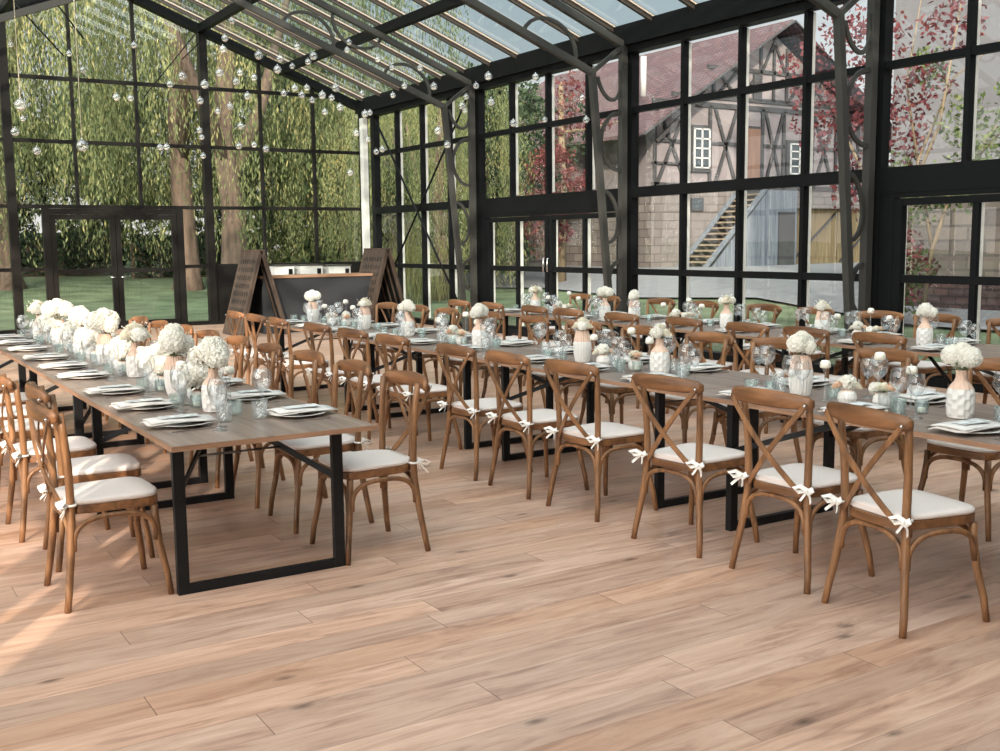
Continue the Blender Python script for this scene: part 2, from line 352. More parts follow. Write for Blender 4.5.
# right and left long walls
winN=[0]; doorN=[0]
def pane_x(m,x,y0,y1,z0,z1): m.add([(x,y0,z0),(x,y1,z0),(x,y1,z1),(x,y0,z1)],[(0,1,2,3)])
def long_wall(x,side):
    m=MB()
    m.bb(x-.09,x+.09,-4,YF,0,.10)
    m.bb(x-.10,x+.10,-4,YF,4.46,4.70)
    for i,y in enumerate(TY): m.bb(x-.06,x+.08,y-.09,y+.09,0,4.5)
    w=struct(m.build('wall_'+side,M['frame']),'long glazed wall framing')
    ys=[21.91-1.128*k for k in range(24)]
    for b in range(len(TY)-1):
        y0,y1=TY[b]+.09,TY[b+1]-.09
        hasdoor= side=='right' and b in (1,3)
        m=MB()
        for y in ys:
            if y0-.02<y<y1+.02:
                zb=2.46 if hasdoor else .1
                vmull(m,x,y,zb,4.45)
        m.bb(x-.04,x+.05,y0,y1,3.58,3.67)
        m.bb(x-.06,x+.05,y0,y1,2.18 if hasdoor else 2.32,2.47)
        if not hasdoor: m.bb(x-.045,x+.05,y0,y1,1.15,1.24)
        winN[0]+=1
        o=struct(m.build('window_%d'%winN[0],M['frame']),'steel glazing bay of the long %s wall'%side)
        pf=MB()
        for y in ys:
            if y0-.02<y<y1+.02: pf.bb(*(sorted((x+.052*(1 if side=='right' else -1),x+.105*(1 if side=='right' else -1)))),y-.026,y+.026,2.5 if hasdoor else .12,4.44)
        pf.build('lit_side_strip',M['lit_side'],o)  # pale strips paint the bright light on the mullion sides
        pm=MB(); pane_x(pm,x+.02,y0,y1,2.4 if hasdoor else .1,4.45); pm.build('glass_pane',M['pane'],o)
        if hasdoor:
            doorN[0]+=1
            d=MB(); ym=y0+(y1-y0)*.5-.08
            d.bb(x-.05,x+.05,y0,y0+.10,0,2.2); d.bb(x-.05,x+.05,y1-.20,y1,0,2.2)
            d.bb(x-.05,x+.05,y0+.1,y1-.2,2.12,2.2)
            dr=struct(d.build('door_%d'%doorN[0],M['frame']),'glazed double door in the long wall')
            for (a,b2,nm) in ((y0+.10,ym-.01,'leaf'),(ym+.01,y1-.20,'leaf')):
                l=MB()
                l.bb(x-.045,x+.045,a,a+.10,.02,2.11); l.bb(x-.045,x+.045,b2-.10,b2,.02,2.11)
                l.bb(x-.04,x+.04,a+.1,b2-.1,2.03,2.11); l.bb(x-.04,x+.04,a+.1,b2-.1,.02,.16); l.bb(x-.035,x+.035,a+.1,b2-.1,1.15,1.24)
                l.bb(x-.03,x+.03,(a+b2)/2-.035,(a+b2)/2+.035,.16,2.03)
                lo=l.build('door_leaf',M['frame'],dr)
                pm=MB(); pane_x(pm,x+.01,a+.1,b2-.1,.16,2.03); pm.build('glass_pane',M['pane'],lo)
                pf=MB(); pf.bb(x+.03,x+.10,(a+b2)/2-.026,(a+b2)/2+.026,.16,2.03); pf.bb(x+.046,x+.10,b2-.07,b2-.03,.1,2.03) ; pf.build('lit_side_strip',M['lit_side'],lo)  # same painted brightness on the door bars
                yh=b2-.05 if a<ym-.5 else a+.05
                h=MB(); h.tube([(x-.04,yh,1.38),(x-.11,yh,1.38),(x-.11,yh,1.16),(x-.04,yh,1.16)],.013,8); h.build('door_handle',M['bolt'],lo)
long_wall(XR,'right')
long_wall(XL,'left')
# X-bracing in far bay of right wall
m=MB(); m.tube([(10.36,21.55,4.34),(10.36,18.04,.5)],.022,8); m.tube([(10.37,17.66,4.31),(10.37,20.9,1.1)],.02,8); m.tube([(10.37,20.9,1.1),(10.37,21.6,.4)],.02,8)
struct(m.build('trim_7',M['frame']),'crossed wind-bracing rods in the far corner bay')
# gable wall
m=MB()
for x in (XL,3.1,6.9,XR): m.bb(x-.08,x+.08,YF-.1,YF+.08,0,zroof(x)-.15 if x not in(XL,XR) else 4.6)
m.bb(XL,XR,YF-.06,YF+.06,0,.08)
struct(m.build('wall_back',M['brown']),'framing of the far gable wall')
def pane_y(m,x0,x1,y,z0,z1a,z1b): m.add([(x0,y,z0),(x1,y,z0),(x1,y,z1b),(x0,y,z1a)],[(0,1,2,3)])
for (a,b) in ((XL,3.1),(3.1,6.9),(6.9,XR)):
    m=MB(); a2,b2=a+.08,b-.08; xs=[a+(b-a)*k/3 for k in (1,2)]
    if a==3.1: xs=[4.3,5.52]
    if a==6.9: xs=[8.1,9.3]
    for x in xs:
        m.bb(x-.03,x+.03,YF-.05,YF+.04,2.45 if a==3.1 else .08,zroof(x)-.18)
    for z in (2.45,3.70,4.90):
        zz=zroof(a2 if a<XC else b2)
        x0,x1=a2,b2
        if z==4.90:
            lim=(XR-.05)-(z+.15-ZE)/SL
            if b>XC: x1=min(x1,lim)
            if a<XC: x0=max(x0,2*XC-lim)
        m.bb(x0,x1,YF-.045,YF+.04,z-.035,z+.035)
    if a!=3.1: m.bb(a2,b2,YF-.045,YF+.04,1.2,1.27)
    winN[0]+=1
    o=struct(m.build('window_%d'%winN[0],M['brown']),'glazed bay of the far gable')
    pm=MB()
    if a==3.1: pm.add([(a2,YF+.01,2.45),(b2,YF+.01,2.45),(b2,YF+.01,zroof(b2)-.1),(XC,YF+.01,zroof(XC)-.1),(a2,YF+.01,zroof(a2)-.1)],[(0,1,2,3,4)])
    else: pane_y(pm,a2,b2,YF+.01,1.23 if a==6.9 else .08,zroof(a2)-.1,zroof(b2)-.1)
    pm.build('glass_pane',M['pane'],o)
    if a==6.9:
        q=MB()
        for (x0,x1) in ((a2,8.07),(8.13,9.27),(9.33,b2)): q.bb(x0,x1,YF-.03,YF+.02,.08,1.2)
        q.build('spandrel_panel',M['brown'],o)
# gable double door
doorN[0]+=1
d=MB(); y=YF
d.bb(3.62,3.75,y-.07,y+.06,0,2.42); d.bb(6.21,6.34,y-.07,y+.06,0,2.42); d.bb(3.75,6.21,y-.06,y+.05,2.30,2.41)
dr=struct(d.build('door_%d'%doorN[0],M['brown']),'glazed double door in the gable')
for (a,b) in ((3.755,4.975),(4.985,6.205)):
    l=MB(); l.bb(a,a+.10,y-.05,y+.04,.03,2.295); l.bb(b-.10,b,y-.05,y+.04,.03,2.295); l.bb(a+.1,b-.1,y-.05,y+.04,2.2,2.295); l.bb(a+.1,b-.1,y-.05,y+.04,.03,.16); l.bb(a+.1,b-.1,y-.04,y+.03,1.14,1.22)
    lo=l.build('door_leaf',M['brown'],dr); pm=MB(); pane_y(pm,a,b,y,.1,2.25,2.25); pm.build('glass_pane',M['pane'],lo)
    xh=b-.05 if a<4.5 else a+.05
    h=MB(); h.tube([(xh,y-.05,1.05),(xh,y-.10,1.05),(xh+(.1 if a>4.5 else -.1),y-.10,1.05)],.010,8); h.build('door_handle',M['bolt'],lo)
l=MB()
for (a,b) in ((3.18,3.62),(6.34,6.82)): l.bb(a,b,y-.04,y+.03,1.2,1.27)
l.build('side_light_bar',M['brown'],dr)
pm=MB(); pane_y(pm,3.18,3.62,y,.08,2.42,2.42); pane_y(pm,6.34,6.82,y,.08,2.42,2.42); pm.build('side_light_pane',M['pane'],dr)
m=MB(); m.bb(10.36,10.47,YF-.30,YF-.12,0,4.45); struct(m.build('trim_9',M['lit_side']),'corner post coloured pale as if sunlit')  # pale colour stands in for sunlight on the corner column
# thin tie rods under the roof at the far end
m=MB()
for a,b in (((2.55,17.42,5.28),(3.25,17.42,4.5)),((3.1,17.42,5.38),(3.55,17.42,4.78)),((6.75,22.2,6.0),(5.6,22.2,4.6)),((6.9,22.2,5.9),(6.4,22.2,5.4))):
    m.tube([a,b],.012,6)
struct(m.build('trim_8',M['frame']),'thin diagonal tie rods under the roof')

# ------------------------------------------------------------------ tables
TW0,TL=.99,2.355; ZT=.77
TX={'A':1.24,'B':4.20,'C':7.20}
TNAME={'A':'left table','B':'middle table','C':'far table'}
TUN={'A':(0,1,2),'B':(-1,0,1,2),'C':(0,1,2)}
Y0=4.72
def mk_table():
    r=empty('folding_table'); w=TW0; L=TL-.012
    t=MB(); t.bb(0,w,0,L,ZT-.024,ZT); o=t.build('tabletop',M['tabletop'],r,bevel=.003)
    e=MB(); e.bb(-.006,0,-.006,L+.006,ZT-.025,ZT-.001); e.bb(w,w+.006,-.006,L+.006,ZT-.025,ZT-.001); e.bb(0,w,-.006,0,ZT-.025,ZT-.001); e.bb(0,w,L,L+.006,ZT-.025,ZT-.001)
    e.build('edge_band',M['tedge'],r)
    for y,s in ((.28,1),(L-.28,-1)):
        f=MB(); x0,x1=.065,w-.065
        f.bb(x0,x0+.055,y-.018,y+.018,0,ZT-.026); f.bb(x1-.055,x1,y-.018,y+.018,0,ZT-.026)
        f.bb(x0+.055,x1-.055,y-.018,y+.018,0,.045); f.bb(x0+.055,x1-.055,y-.018,y+.018,ZT-.05,ZT-.026)
        f.build('leg_frame',M['black'],r,bevel=.002)
        for x,e in ((x0+.03,1),(x1-.03,-1)):
            b=MB(); b.beam((x,y+s*.02,.47),(x+e*.36,y+s*.60,ZT-.03),.012,.030); b.sphere((x,y,.47),.012,8,6,(1,2,1)); b.build('brace',M['black'],r)
        rd=MB(); rd.tube([(x0+.03+.18,y+s*.31,.60),(x1-.03-.18,y+s*.31,.60)],.006,8); rd.build('brace_rod',M['steel'],r)
    for x in (.30,w-.30): MB().bb(x-.01,x+.01,.35,L-.35,ZT-.06,ZT-.026).build('under_rail',M['black'],r)
    return r
P_table=Proto(mk_table)
for t in 'ABC':
    n=len(TUN[t])
    for j,k in enumerate(TUN[t]):
        o=P_table.place((TX[t],Y0+TL*k*(1.2 if k<0 else 1),0),0,'wooden folding table, %s section of the %s from the near end'%(ORD[j],TNAME[t]),'table','folding tables joined into the %s'%TNAME[t])
        o.scale=(1,1.2 if k<0 else 1,1)

# ------------------------------------------------------------------ chairs
def mk_chair():
    r=empty('cross_back_chair'); W=M['chair']
    hy=.205
    def rl(s): return [(-.238,s*.243,0),(-.226,s*.235,.08),(-.205,s*.210,.24),(-.19,s*.192,.40),(-.187,s*.187,.50),(-.190,s*.193,.66),(-.203,s*.203,.82),(-.212,s*.208,.912)]
    for s in (1,-1):
        MB().tube(rl(s),[.0155,.0165,.018,.019,.019,.018,.017,.016],10).build('leg',W,r)
    for s in (1,-1):
        MB().tube([(.232,s*.243,0),(.222,s*.232,.10),(.20,s*.205,.24),(.188,s*.192,.36),(.185,s*.19,.435)],[.0145,.016,.017,.018,.018],10).build('leg',W,r)
    # seat ring outline
    def outline(g=0,n=40):
        pts=[]
        for i in range(n):
            a=2*PI*i/n; c,s_=math.cos(a),math.sin(a); p=2/4.2
            x=math.copysign(abs(c)**p,c)*(.224+g); w=.205 + .034*c; y=math.copysign(abs(s_)**p,s_)*(w+g)
            pts.append((x,y))
        return pts
    sf=MB(); o1=outline(); sf.prism(o1,.436,.476); sf.build('seat_frame',M['chair2'],r,bevel=.004)
    # pad
    pd=MB(); rings=[(-.004,.4765),(.003,.480),(.005,.490),(.001,.499),(-.010,.503),(-.06,.506),(-.14,.507)]
    n=40; vs=[];
    for g,z in rings:
        for (x,y) in outline(g-.004):
            # keep clear of the rear posts
            vs.append((max(x,-.205),y,z))
    fs=[(i*n+k,i*n+(k+1)%n,(i+1)*n+(k+1)%n,(i+1)*n+k) for i in range(len(rings)-1) for k in range(n)]
    fs+=[tuple(range(n))[::-1],tuple((len(rings)-1)*n+k for k in range(n))]
    pd.add(vs,fs,True); pad=pd.build('seat_cushion',M['cushion'],r)
    for s in (1,-1):
        t=MB(); cx,cy,cz=-.212,s*.208,.484
        t.tube([(-.187+.022*math.cos(a),s*.190+.022*math.sin(a),cz) for a in [2*PI*k/12 for k in range(13)]],.006,6)
        for (dx,dy,dz,ln) in ((-.5,.8,.12,.07),(-.45,-.75,.1,.066)):
            d=Vector((dx,dy*s,dz)).normalized(); c=Vector((cx,cy,cz))
            t.strip([c,c+d*ln*.5+Vector((0,0,.014)),c+d*ln,c+d*ln*.6-Vector((0,0,.014)),c],(-.6,0,.8),.024,.003)
        for (dx,dy) in ((-.25,.5),(-.2,-.25)):
            c=Vector((cx,cy,cz)); t.strip([c,c+Vector((dx*.06,dy*s*.06,-.03)),c+Vector((dx*.12,dy*s*.09,-.05))],(-.9,.3,0),.017,.002)
        t.sphere((cx,cy,cz),.010,8,6); t.build('tie_bow',M['ribbon'],pad)
    # top rail, bowed backwards
    rp=[];n=20
    for i in range(n+1):
        u=-1+2*i/n; y=u*.256; x=-.236-.060*(1-u*u); rp.append(Vector((x,y,.900+.010*(1-u*u))))
    rail=MB(); hs=[.062+.022*(1-(-1+2*i/n)**2) if 0<i<n else .034 for i in range(n+1)]
    sec=[(-.5,-.5),(-.5,.5)]
    vs=[]
    for i,p in enumerate(rp):
        t=(rp[min(i+1,n)]-rp[max(i-1,0)]).normalized(); nn=Vector((t.y,-t.x,0))
        h=hs[i]/2; th=.0165 if 0<i<n else .010
        for k in range(12):
            a=2*PI*k/12; c,s_=math.cos(a),math.sin(a); q=2/2.7
            vs.append(p+nn*math.copysign(abs(c)**q,c)*th+Vector((0,0,1))*math.copysign(abs(s_)**q,s_)*h)
    fs=[(i*12+k,i*12+(k+1)%12,(i+1)*12+(k+1)%12,(i+1)*12+k) for i in range(n) for k in range(12)]+[tuple(range(12))[::-1],tuple(n*12+k for k in range(12))]
    rail.add(vs,fs,True); ro=rail.build('top_rail',M['chair2'],r)
    for s in (1,-1):
        b=MB(); b.sphere((-.277,s*.234,.893),.008,8,6); b.build('bolt',M['bolt'],ro)
    for s in (1,-1):
        pts=[];m_=12
        a=Vector((-.268,s*.236,.897)); b=Vector((-.207,-s*.170,.452))
        for i in range(m_+1):
            t=i/m_; p=a.lerp(b,t); p.x-=.028*math.sin(PI*t)+ (.008 if s>0 else 0)*math.sin(PI*t); pts.append(p)
        MB().strip(pts,(-1,0,.15),.026,.009).build('cross_brace',W,r)
    # bent arches between the legs
    def arch(p0,p1):
        p0,p1=Vector(p0),Vector(p1); c=[]
        for i in range(17):
            t=i/16; a=PI*t
            q=p0.lerp(p1,.5-.5*math.copysign(abs(math.cos(a))**.75,math.cos(a))); q.z=p0.z+(.418-p0.z)*math.sin(a)**.62
            c.append(q)
        m=MB(); m.tube(c,.0125,8); return m
    arch((.200,.188,.27),(.200,-.188,.27)).build('arch_brace',W,r)
    arch((-.200,.186,.27),(-.200,-.186,.27)).build('arch_brace',W,r)
    for s in (1,-1): arch((-.186,s*.203,.27),(.184,s*.206,.27)).build('arch_brace',W,r)
    return r
P_chair=Proto(mk_chair)
CH={'Aw':[5.275,5.95,6.67,7.60,8.30,9.05,9.92,10.65,11.35],
 'Ae':[5.225,5.95,6.67,7.36,8.13,8.87,9.62,10.35,11.12],
 'Bw':[2.947,3.602,4.33,5.2,5.89,6.56,7.60,8.37,9.17,10.12,10.80,11.45],
 'Be':[2.85,3.66,4.49,5.41,6.09,6.95,7.73,8.58,9.40,10.28,11.0,11.72],
 'Cw':[5.32,6.05,6.70,7.53,8.44,9.38,10.06,10.95,11.75],
 'Ce':[5.52,6.30,6.90,7.74,8.50,9.45,10.2,11.25,11.90]}
CX={'Aw':1.055,'Ae':2.415,'Bw':3.985,'Be':5.50,'Cw':6.99,'Ce':8.52}
SIDE={'Aw':'left side','Ae':'aisle side','Bw':'aisle side','Be':'window side','Cw':'near side','Ce':'window side'}
OFFX={('Bw',0):(-.028,-9.2),('Bw',1):(.038,1.0),('Bw',2):(-.005,5.5),('Bw',3):(.012,2),('Ae',0):(-.005,0),('Aw',0):(-.007,1),('Aw',1):(.085,-2),('Aw',2):(0,1),('Ce',2):(.0,6)}
rr=random.Random(3)
for row in CH:
    for j,y in enumerate(CH[row]):
        t=TNAME[row[0]]; dx,dr=OFFX.get((row,j),(rr.uniform(-.025,.025),rr.uniform(-3,3)))
        n=len(CH[row]); x=CX[row]+dx
        lab='cross-back chair on the %s of the %s, %s from the near end'%(SIDE[row],t,ORD[j])
        P_chair.place((x,y,0),(0 if row[1]=='w' else PI)+R(dr),lab,'chair','cross-back chairs along the %s of the %s'%(SIDE[row],t))

# ------------------------------------------------------------------ tableware
def mk_plate():
    m=MB(); m.lathe([(.0005,.006),(.085,.006),(.10,.012),(.150,.020),(.152,.018),(.10,.006),(.075,0),(.0005,0)],36)
    return m.build('dinner_plate',M['plate'])
def mk_napkin():
    r=empty('folded_napkin')
    def sheet(z,lx,ly,ox,oy,ph,th=.006):
        nx,ny=16,6; vs=[];
        for k in (0,1):
            for i in range(nx+1):
                for j in range(ny+1):
                    u=i/nx-.5; v=j/ny-.5
                    zz=z+.006*math.sin(u*9+ph)*(abs(u)*2)+.004*math.cos(v*5+ph)+.02*max(0,abs(u)-.38)*(-1.2)
                    vs.append((ox+v*ly,oy+u*lx,zz+k*th))
        q=(nx+1)*(ny+1); fs=[]
        for i in range(nx):
            for j in range(ny):
                a=i*(ny+1)+j; fs+= [(a,a+1,a+ny+2,a+ny+1),(q+a,q+a+ny+1,q+a+ny+2,q+a+1)]
        for i in range(nx):
            a=i*(ny+1); b=(i+1)*(ny+1); fs+=[(a,b,q+b,q+a),(a+ny,q+a+ny,q+b+ny,b+ny)]
        for j in range(ny):
            fs+=[(j,q+j,q+j+1,j+1)]; a=nx*(ny+1)+j; fs+=[(a,a+1,q+a+1,q+a)]
        return vs,fs
    for i,(z,lx,ly,ph) in enumerate(((.026,.20,.33,0),(.036,.19,.31,1.2))):
        m=MB(); m.add(*sheet(z,lx,ly,0,0,ph),True); o=m.build('fold',M['napkin'],r)
    m=MB(); m.box((.0,.0,.0502),(.19,.085,.0012)); m.build('menu_card',M['menu'],r)
    return r
def mk_fork():
    m=MB(); m.strip([(0,-.10,.004),(0,-.03,.004),(0,.03,.007),(0,.055,.006)],(0,0,1),[.013,.007,.006,.020],.0025)
    for k in(-1.5,-.5,.5,1.5): m.strip([(k*.0055,.055,.006),(k*.0055,.075,.003),(k*.005,.10,.005)],(0,0,1),.003,.0018)
    return m.build('fork',M['silver'])
def mk_knife():
    m=MB(); m.strip([(0,-.11,.004),(0,-.02,.004),(0,.0,.004),(0,.07,.004),(.003,.11,.004)],(0,0,1),[.014,.011,.013,.018,.005],.003)
    return m.build('knife',M['silver'])
def wineprof(rb,hb,hs,rf):
    p=[(.0008,.004),(rf*.3,.005),(rf,.002),(rf,0),(.004,.0035)]
    stem=[(.0045,.012),(.0035,.03),(.0033,hs-.01),(.006,hs)]
    bowl=[(rb*math.sin(t*PI*.80)**.62,hs+.002+hb*(t**1.15)) for t in [i/14 for i in range(1,15)]]
    return [(rf*.02+.0005,.0)]+[(rf,0),(rf,.002),(rf*.35,.005)]+stem+bowl
def mk_wine(rb,hb,hs,rf,name):
    def f():
        r=empty(name)
        st=MB(); pr=wineprof(rb,hb,hs,rf); st.lathe(pr[:8],16); st.build('stem',M['glass'],r)
        b=MB(); b.lathe(pr[7:],20); b.build('bowl',M['glass'],r); return r
    return f
def mk_tumbler(mat,r0,r1,h,name,cut=False,fill=False):
    def f():
        m=MB(); n=24
        mod=(lambda i,k,z: 1+(.035 if (k+int(z*70))%2 else -.02)*(1 if z>.006 else 0)) if cut else None
        zs=[i/8*h for i in range(9)]
        m.lathe([(.0008,0)]+[(r0+(r1-r0)*z/h+ .002,z) for z in zs],n,mod=mod,smooth=not cut)
        m.lathe([(r1-.001,h),(r0-.003,.010),(.0008,.010)],n)
        o=m.build(name,mat); return o
    return f
def mk_votive():
    r=empty('votive_holder'); m=MB(); m.lathe([(.0008,0),(.030,0),(.033,.012),(.036,.07),(.034,.07),(.031,.016),(.0008,.012)],20); m.build('glass_cup',M['aqua'],r)
    c=MB(); c.lathe([(.019,.013),(.019,.030),(.0008,.030)],16); c.tube([(0,0,.03),(0,0,.038)],.001,5); c.build('tealight',M['candle'],r); return r
def mk_vase_faceted():
    r=empty('faceted_vase')
    body=[(.045,0),(.058,.004),(.064,.02),(.066,.05),(.067,.09),(.066,.12),(.060,.148)]
    neck=[(.060,.148),(.048,.166),(.033,.184),(.027,.20),(.026,.222),(.029,.238),(.025,.238),(.022,.21)]
    n=56
    def dens(p,per=3):
        out=[]
        for (a,b) in zip(p,p[1:]):
            for k in range(per): out.append((a[0]+(b[0]-a[0])*k/per,a[1]+(b[1]-a[1])*k/per))
        return out+[p[-1]]
    def mod(i,k,z):
        cc=k/n*14; ph=(z/.050)+(.5 if int(cc)%2 else 0); return 1-.13*math.sin(PI*(cc%1))*math.sin(PI*(ph%1))*(1 if .008<z<.225 else 0)
    b=MB(); b.lathe([(.001,0)]+dens(body,6),n,mod=mod); b.build('vase_body',M['vasewhite'],r)
    b=MB(); b.lathe(dens(neck,3),n,mod=mod); b.build('vase_neck',M['vasepink'],r); return r
def mk_vase_ribbed():
    r=empty('ribbed_vase'); n=44
    mod=lambda i,k,z: 1-.06*(k%2)
    b=MB(); b.lathe([(.001,0),(.048,0),(.055,.01),(.063,.05),(.068,.10),(.067,.14),(.064,.155)],n,mod=mod,smooth=False); b.build('vase_body',M['vasewhite'],r)
    b=MB(); b.lathe([(.064,.155),(.058,.19),(.049,.225),(.046,.235),(.042,.235),(.045,.20)],n,mod=mod,smooth=False); b.build('vase_neck',M['vasepink'],r); return r
def mk_vase_low():
    r=empty('low_round_vase'); n=36; mod=lambda i,k,z: 1-.05*(k%2)
    b=MB(); b.lathe([(.001,0),(.03,0),(.045,.012),(.052,.035),(.048,.06),(.036,.075)],n,mod=mod,smooth=False); b.build('vase_body',M['vasewhite'],r)
    b=MB(); b.lathe([(.036,.075),(.031,.082),(.028,.080)],n); b.build('vase_neck',M['vasepink'],r); return r
def mk_stemcandle(h):
    def f():
        r=empty('stem_candle_holder'); m=MB(); m.lathe([(.001,0),(.036,0),(.036,.002),(.012,.006),(.0045,.014),(.004,h-.03),(.010,h-.012),(.022,h)],16); m.build('glass_stem',M['cut'],r)
        c=MB(); c.lathe([(.0008,h),(.024,h),(.030,h+.004),(.029,h+.026),(.022,h+.040),(.0008,h+.044)],16); c.build('candle',M['candle'],r); return r
    return f
def flowerhead(m,c,r,n,rng,ps=.016,flat=.0):
    c=Vector(c)
    for i in range(n):
        z=1-2*(i+.5)/n; 
        if z<-.75: continue
        a=i*2.39996+rng.uniform(-.1,.1); s=math.sqrt(1-z*z); d=Vector((s*math.cos(a),s*math.sin(a),z))
        rad=r*rng.uniform(.88,1.06); p=c+d*rad
        t1=d.cross(Vector((0,0,1)) if abs(d.z)<.95 else Vector((1,0,0))).normalized(); t2=d.cross(t1); ph=rng.uniform(0,PI)
        for k in range(4):
            q=ph+k*PI/2; e=t1*math.cos(q)+t2*math.sin(q); f=t1*math.cos(q+PI/2)+t2*math.sin(q+PI/2)
            w=ps*rng.uniform(.8,1.15)
            m.add([p-d*w*.25,p+e*w*.55+f*w*.45+d*w*.12,p+e*w*1.05+d*w*rng.uniform(-.1,.25),p+e*w*.55-f*w*.45+d*w*.12],[(0,1,2,3)],False)
def rose(m,c,r,rng,tilt=(0,0,1)):
    c=Vector(c); T=Vector(tilt).normalized().to_track_quat('Z','Y')
    for lay in range(5):
        k=3+lay; rr_=r*(.25+.19*lay); 
        for i in range(k):
            a=2*PI*i/k+lay*.7+rng.uniform(-.15,.15); vs=[]
            for u in (-1,-.5,0,.5,1):
                for v in (0,.5,1):
                    ang=a+u*(1.25*PI/k); rad=rr_*(.55+.5*math.sin(v*PI*.55))+v*v*r*.05*lay
                    z=-r*.5+v*r*(1.05-.13*lay)-abs(u)*r*.10
                    vs.append(c+T@Vector((rad*math.cos(ang),rad*math.sin(ang),z)))
            m.add(vs,[(i_*3+j,i_*3+j+1,(i_+1)*3+j+1,(i_+1)*3+j) for i_ in range(4) for j in range(2)],True)
def leaves(m,c,n,sp,rng,ln=.045):
    c=Vector(c)
    for i in range(n):
        a=rng.uniform(0,2*PI); el=rng.uniform(-.3,.7); d=Vector((math.cos(a)*math.cos(el),math.sin(a)*math.cos(el),math.sin(el)))
        p=c+d*sp*rng.uniform(.4,1.0); t=d.cross(Vector((0,0,1))).normalized(); u=t.cross(d)
        m.add([p,p+d*ln*.5+t*ln*.22,p+d*ln-u*ln*.1,p+d*ln*.5-t*ln*.22],[(0,1,2,3)])
def mk_bouquet(heads,seed,base,sprig=18):
    def f():
        rng=random.Random(seed); r=empty('flower_bouquet')
        for (kind,c,rad) in heads:
            m=MB()
            if kind=='h': m.sphere(c,rad*.86,12,8); flowerhead(m,c,rad,int(150*(rad/.07)**2),rng); m.build('hydrangea_head',M['petal'],r)
            elif kind=='r': rose(m,c,rad,rng,(c[0]*3,c[1]*3,.25)); m.sphere(c,rad*.5,8,6); m.build('rose_head',M['petal2'],r)
            elif kind=='b': rose(m,c,rad,rng,(c[0]*3,c[1]*3,.3)); m.sphere(c,rad*.5,8,6); m.build('blush_rose_head',M['blush'],r)
        m=MB()
        for (kind,c,rad) in heads: m.tube([(0,0,base-.03),(c[0]*.3,c[1]*.3,base+.01),(c[0],c[1],c[2])],.0028,6)
        leaves(m,(0,0,base+.02),sprig,.03,rng); m.build('stems',M['sprig'],r)
        if sprig>14:
            m=MB()
            for i in range(26):
                a=rng.uniform(0,2*PI); rr_=rng.uniform(.04,.10); p=(rr_*math.cos(a),rr_*math.sin(a),base+rng.uniform(.03,.13)); m.sphere(p,.0045,5,4)
                m.tube([(0,0,base),p],.0007,4,False)
            m.build('filler_sprig',M['petal'],r)
        return r
    return f
P={ 'plate':Proto(mk_plate),'napkin':Proto(mk_napkin),'fork':Proto(mk_fork),'knife':Proto(mk_knife),
 'wine':Proto(mk_wine(.053,.125,.115,.040,'wine_glass')),'wine2':Proto(mk_wine(.043,.11,.110,.036,'white_wine_glass')),
 'tumbler':Proto(mk_tumbler(M['cut'],.034,.039,.095,'crystal_tumbler',True)),'aqua':Proto(mk_tumbler(M['aqua'],.033,.037,.078,'aqua_tumbler',True)),
 'votive':Proto(mk_votive),'vf':Proto(mk_vase_faceted),'vr':Proto(mk_vase_ribbed),'vl':Proto(mk_vase_low),
 'sc1':Proto(mk_stemcandle(.235)),'sc2':Proto(mk_stemcandle(.18)),
 'b1':Proto(mk_bouquet([('h',(-.01,.055,.085),.068),('h',(.03,-.05,.09),.066),('h',(-.045,-.02,.06),.055),('h',(.0,.0,.125),.05)],1,0)),
 'b2':Proto(mk_bouquet([('r',(-.03,.03,.065),.055),('r',(.045,-.02,.06),.05),('h',(-.03,-.055,.055),.05),('h',(.02,.06,.05),.045),('r',(0,0,.105),.042)],2,0)),
 'b3':Proto(mk_bouquet([('h',(0,0,.075),.075),('h',(-.03,.06,.055),.05),('h',(-.02,-.06,.05),.05)],3,0)),
 'lo1':Proto(mk_bouquet([('h',(0,.0,.03),.045),('b',(-.02,.055,.025),.028),('r',(.01,-.05,.02),.03)],4,-.01,8)),
 'lo2':Proto(mk_bouquet([('r',(0,.01,.03),.042),('h',(.0,-.045,.015),.032),('b',(.0,.05,.03),.026)],5,-.01,8))}
def prep(t): return 'on the '+TNAME[t]
rg=random.Random(11)
for row in CH:
    t=row[0]; w=row[1]=='w'; s=1 if w else -1
    xe=TX[t] if w else TX[t]+TW0
    for j,y in enumerate(CH[row]):
        y=min(max(y,Y0+TL*TUN[t][0]+.22),Y0+TL*3-.22)
        where='%s place, %s of the %s'%(ORD[j],SIDE[row],TNAME[t]); g=' %s of the %s'%(SIDE[row],TNAME[t])
        px=xe+s*.205; rz=rg.uniform(-.1,.1)
        P['plate'].place((px,y,ZT),0,'round ivory plate at the '+where,'plate','dinner plates,'+g)
        P['napkin'].place((px-s*.02,y,ZT-.003),rz,'folded white napkin at the '+where,'napkin','napkins,'+g)
        P['fork'].place((px,y+s*.185,ZT),PI/2*(-s)+rg.uniform(-.1,.1),'steel fork beside the plate at the '+where,'fork','forks,'+g)
        P['knife'].place((px,y-s*.185,ZT),PI/2*(-s)+rg.uniform(-.1,.1),'steel knife beside the plate at the '+where,'knife','knives,'+g)
        P['wine'].place((xe+s*.335,y-s*.165+rg.uniform(-.012,.012),ZT),rg.uniform(0,3),'larger stemmed wine glass at the '+where,'glass','large wine glasses,'+g)
        P['wine2'].place((xe+s*.30,y-s*.275+rg.uniform(-.006,.006),ZT),rg.uniform(0,3),'slimmer stemmed wine glass at the '+where,'glass','slim wine glasses,'+g)
        P['tumbler'].place((xe+s*.402,y-s*.03+rg.uniform(-.015,.015),ZT),rg.uniform(0,3),'cut crystal tumbler at the '+where,'glass','crystal tumblers,'+g)
VH={'vf':.238,'vr':.235,'vl':.082}
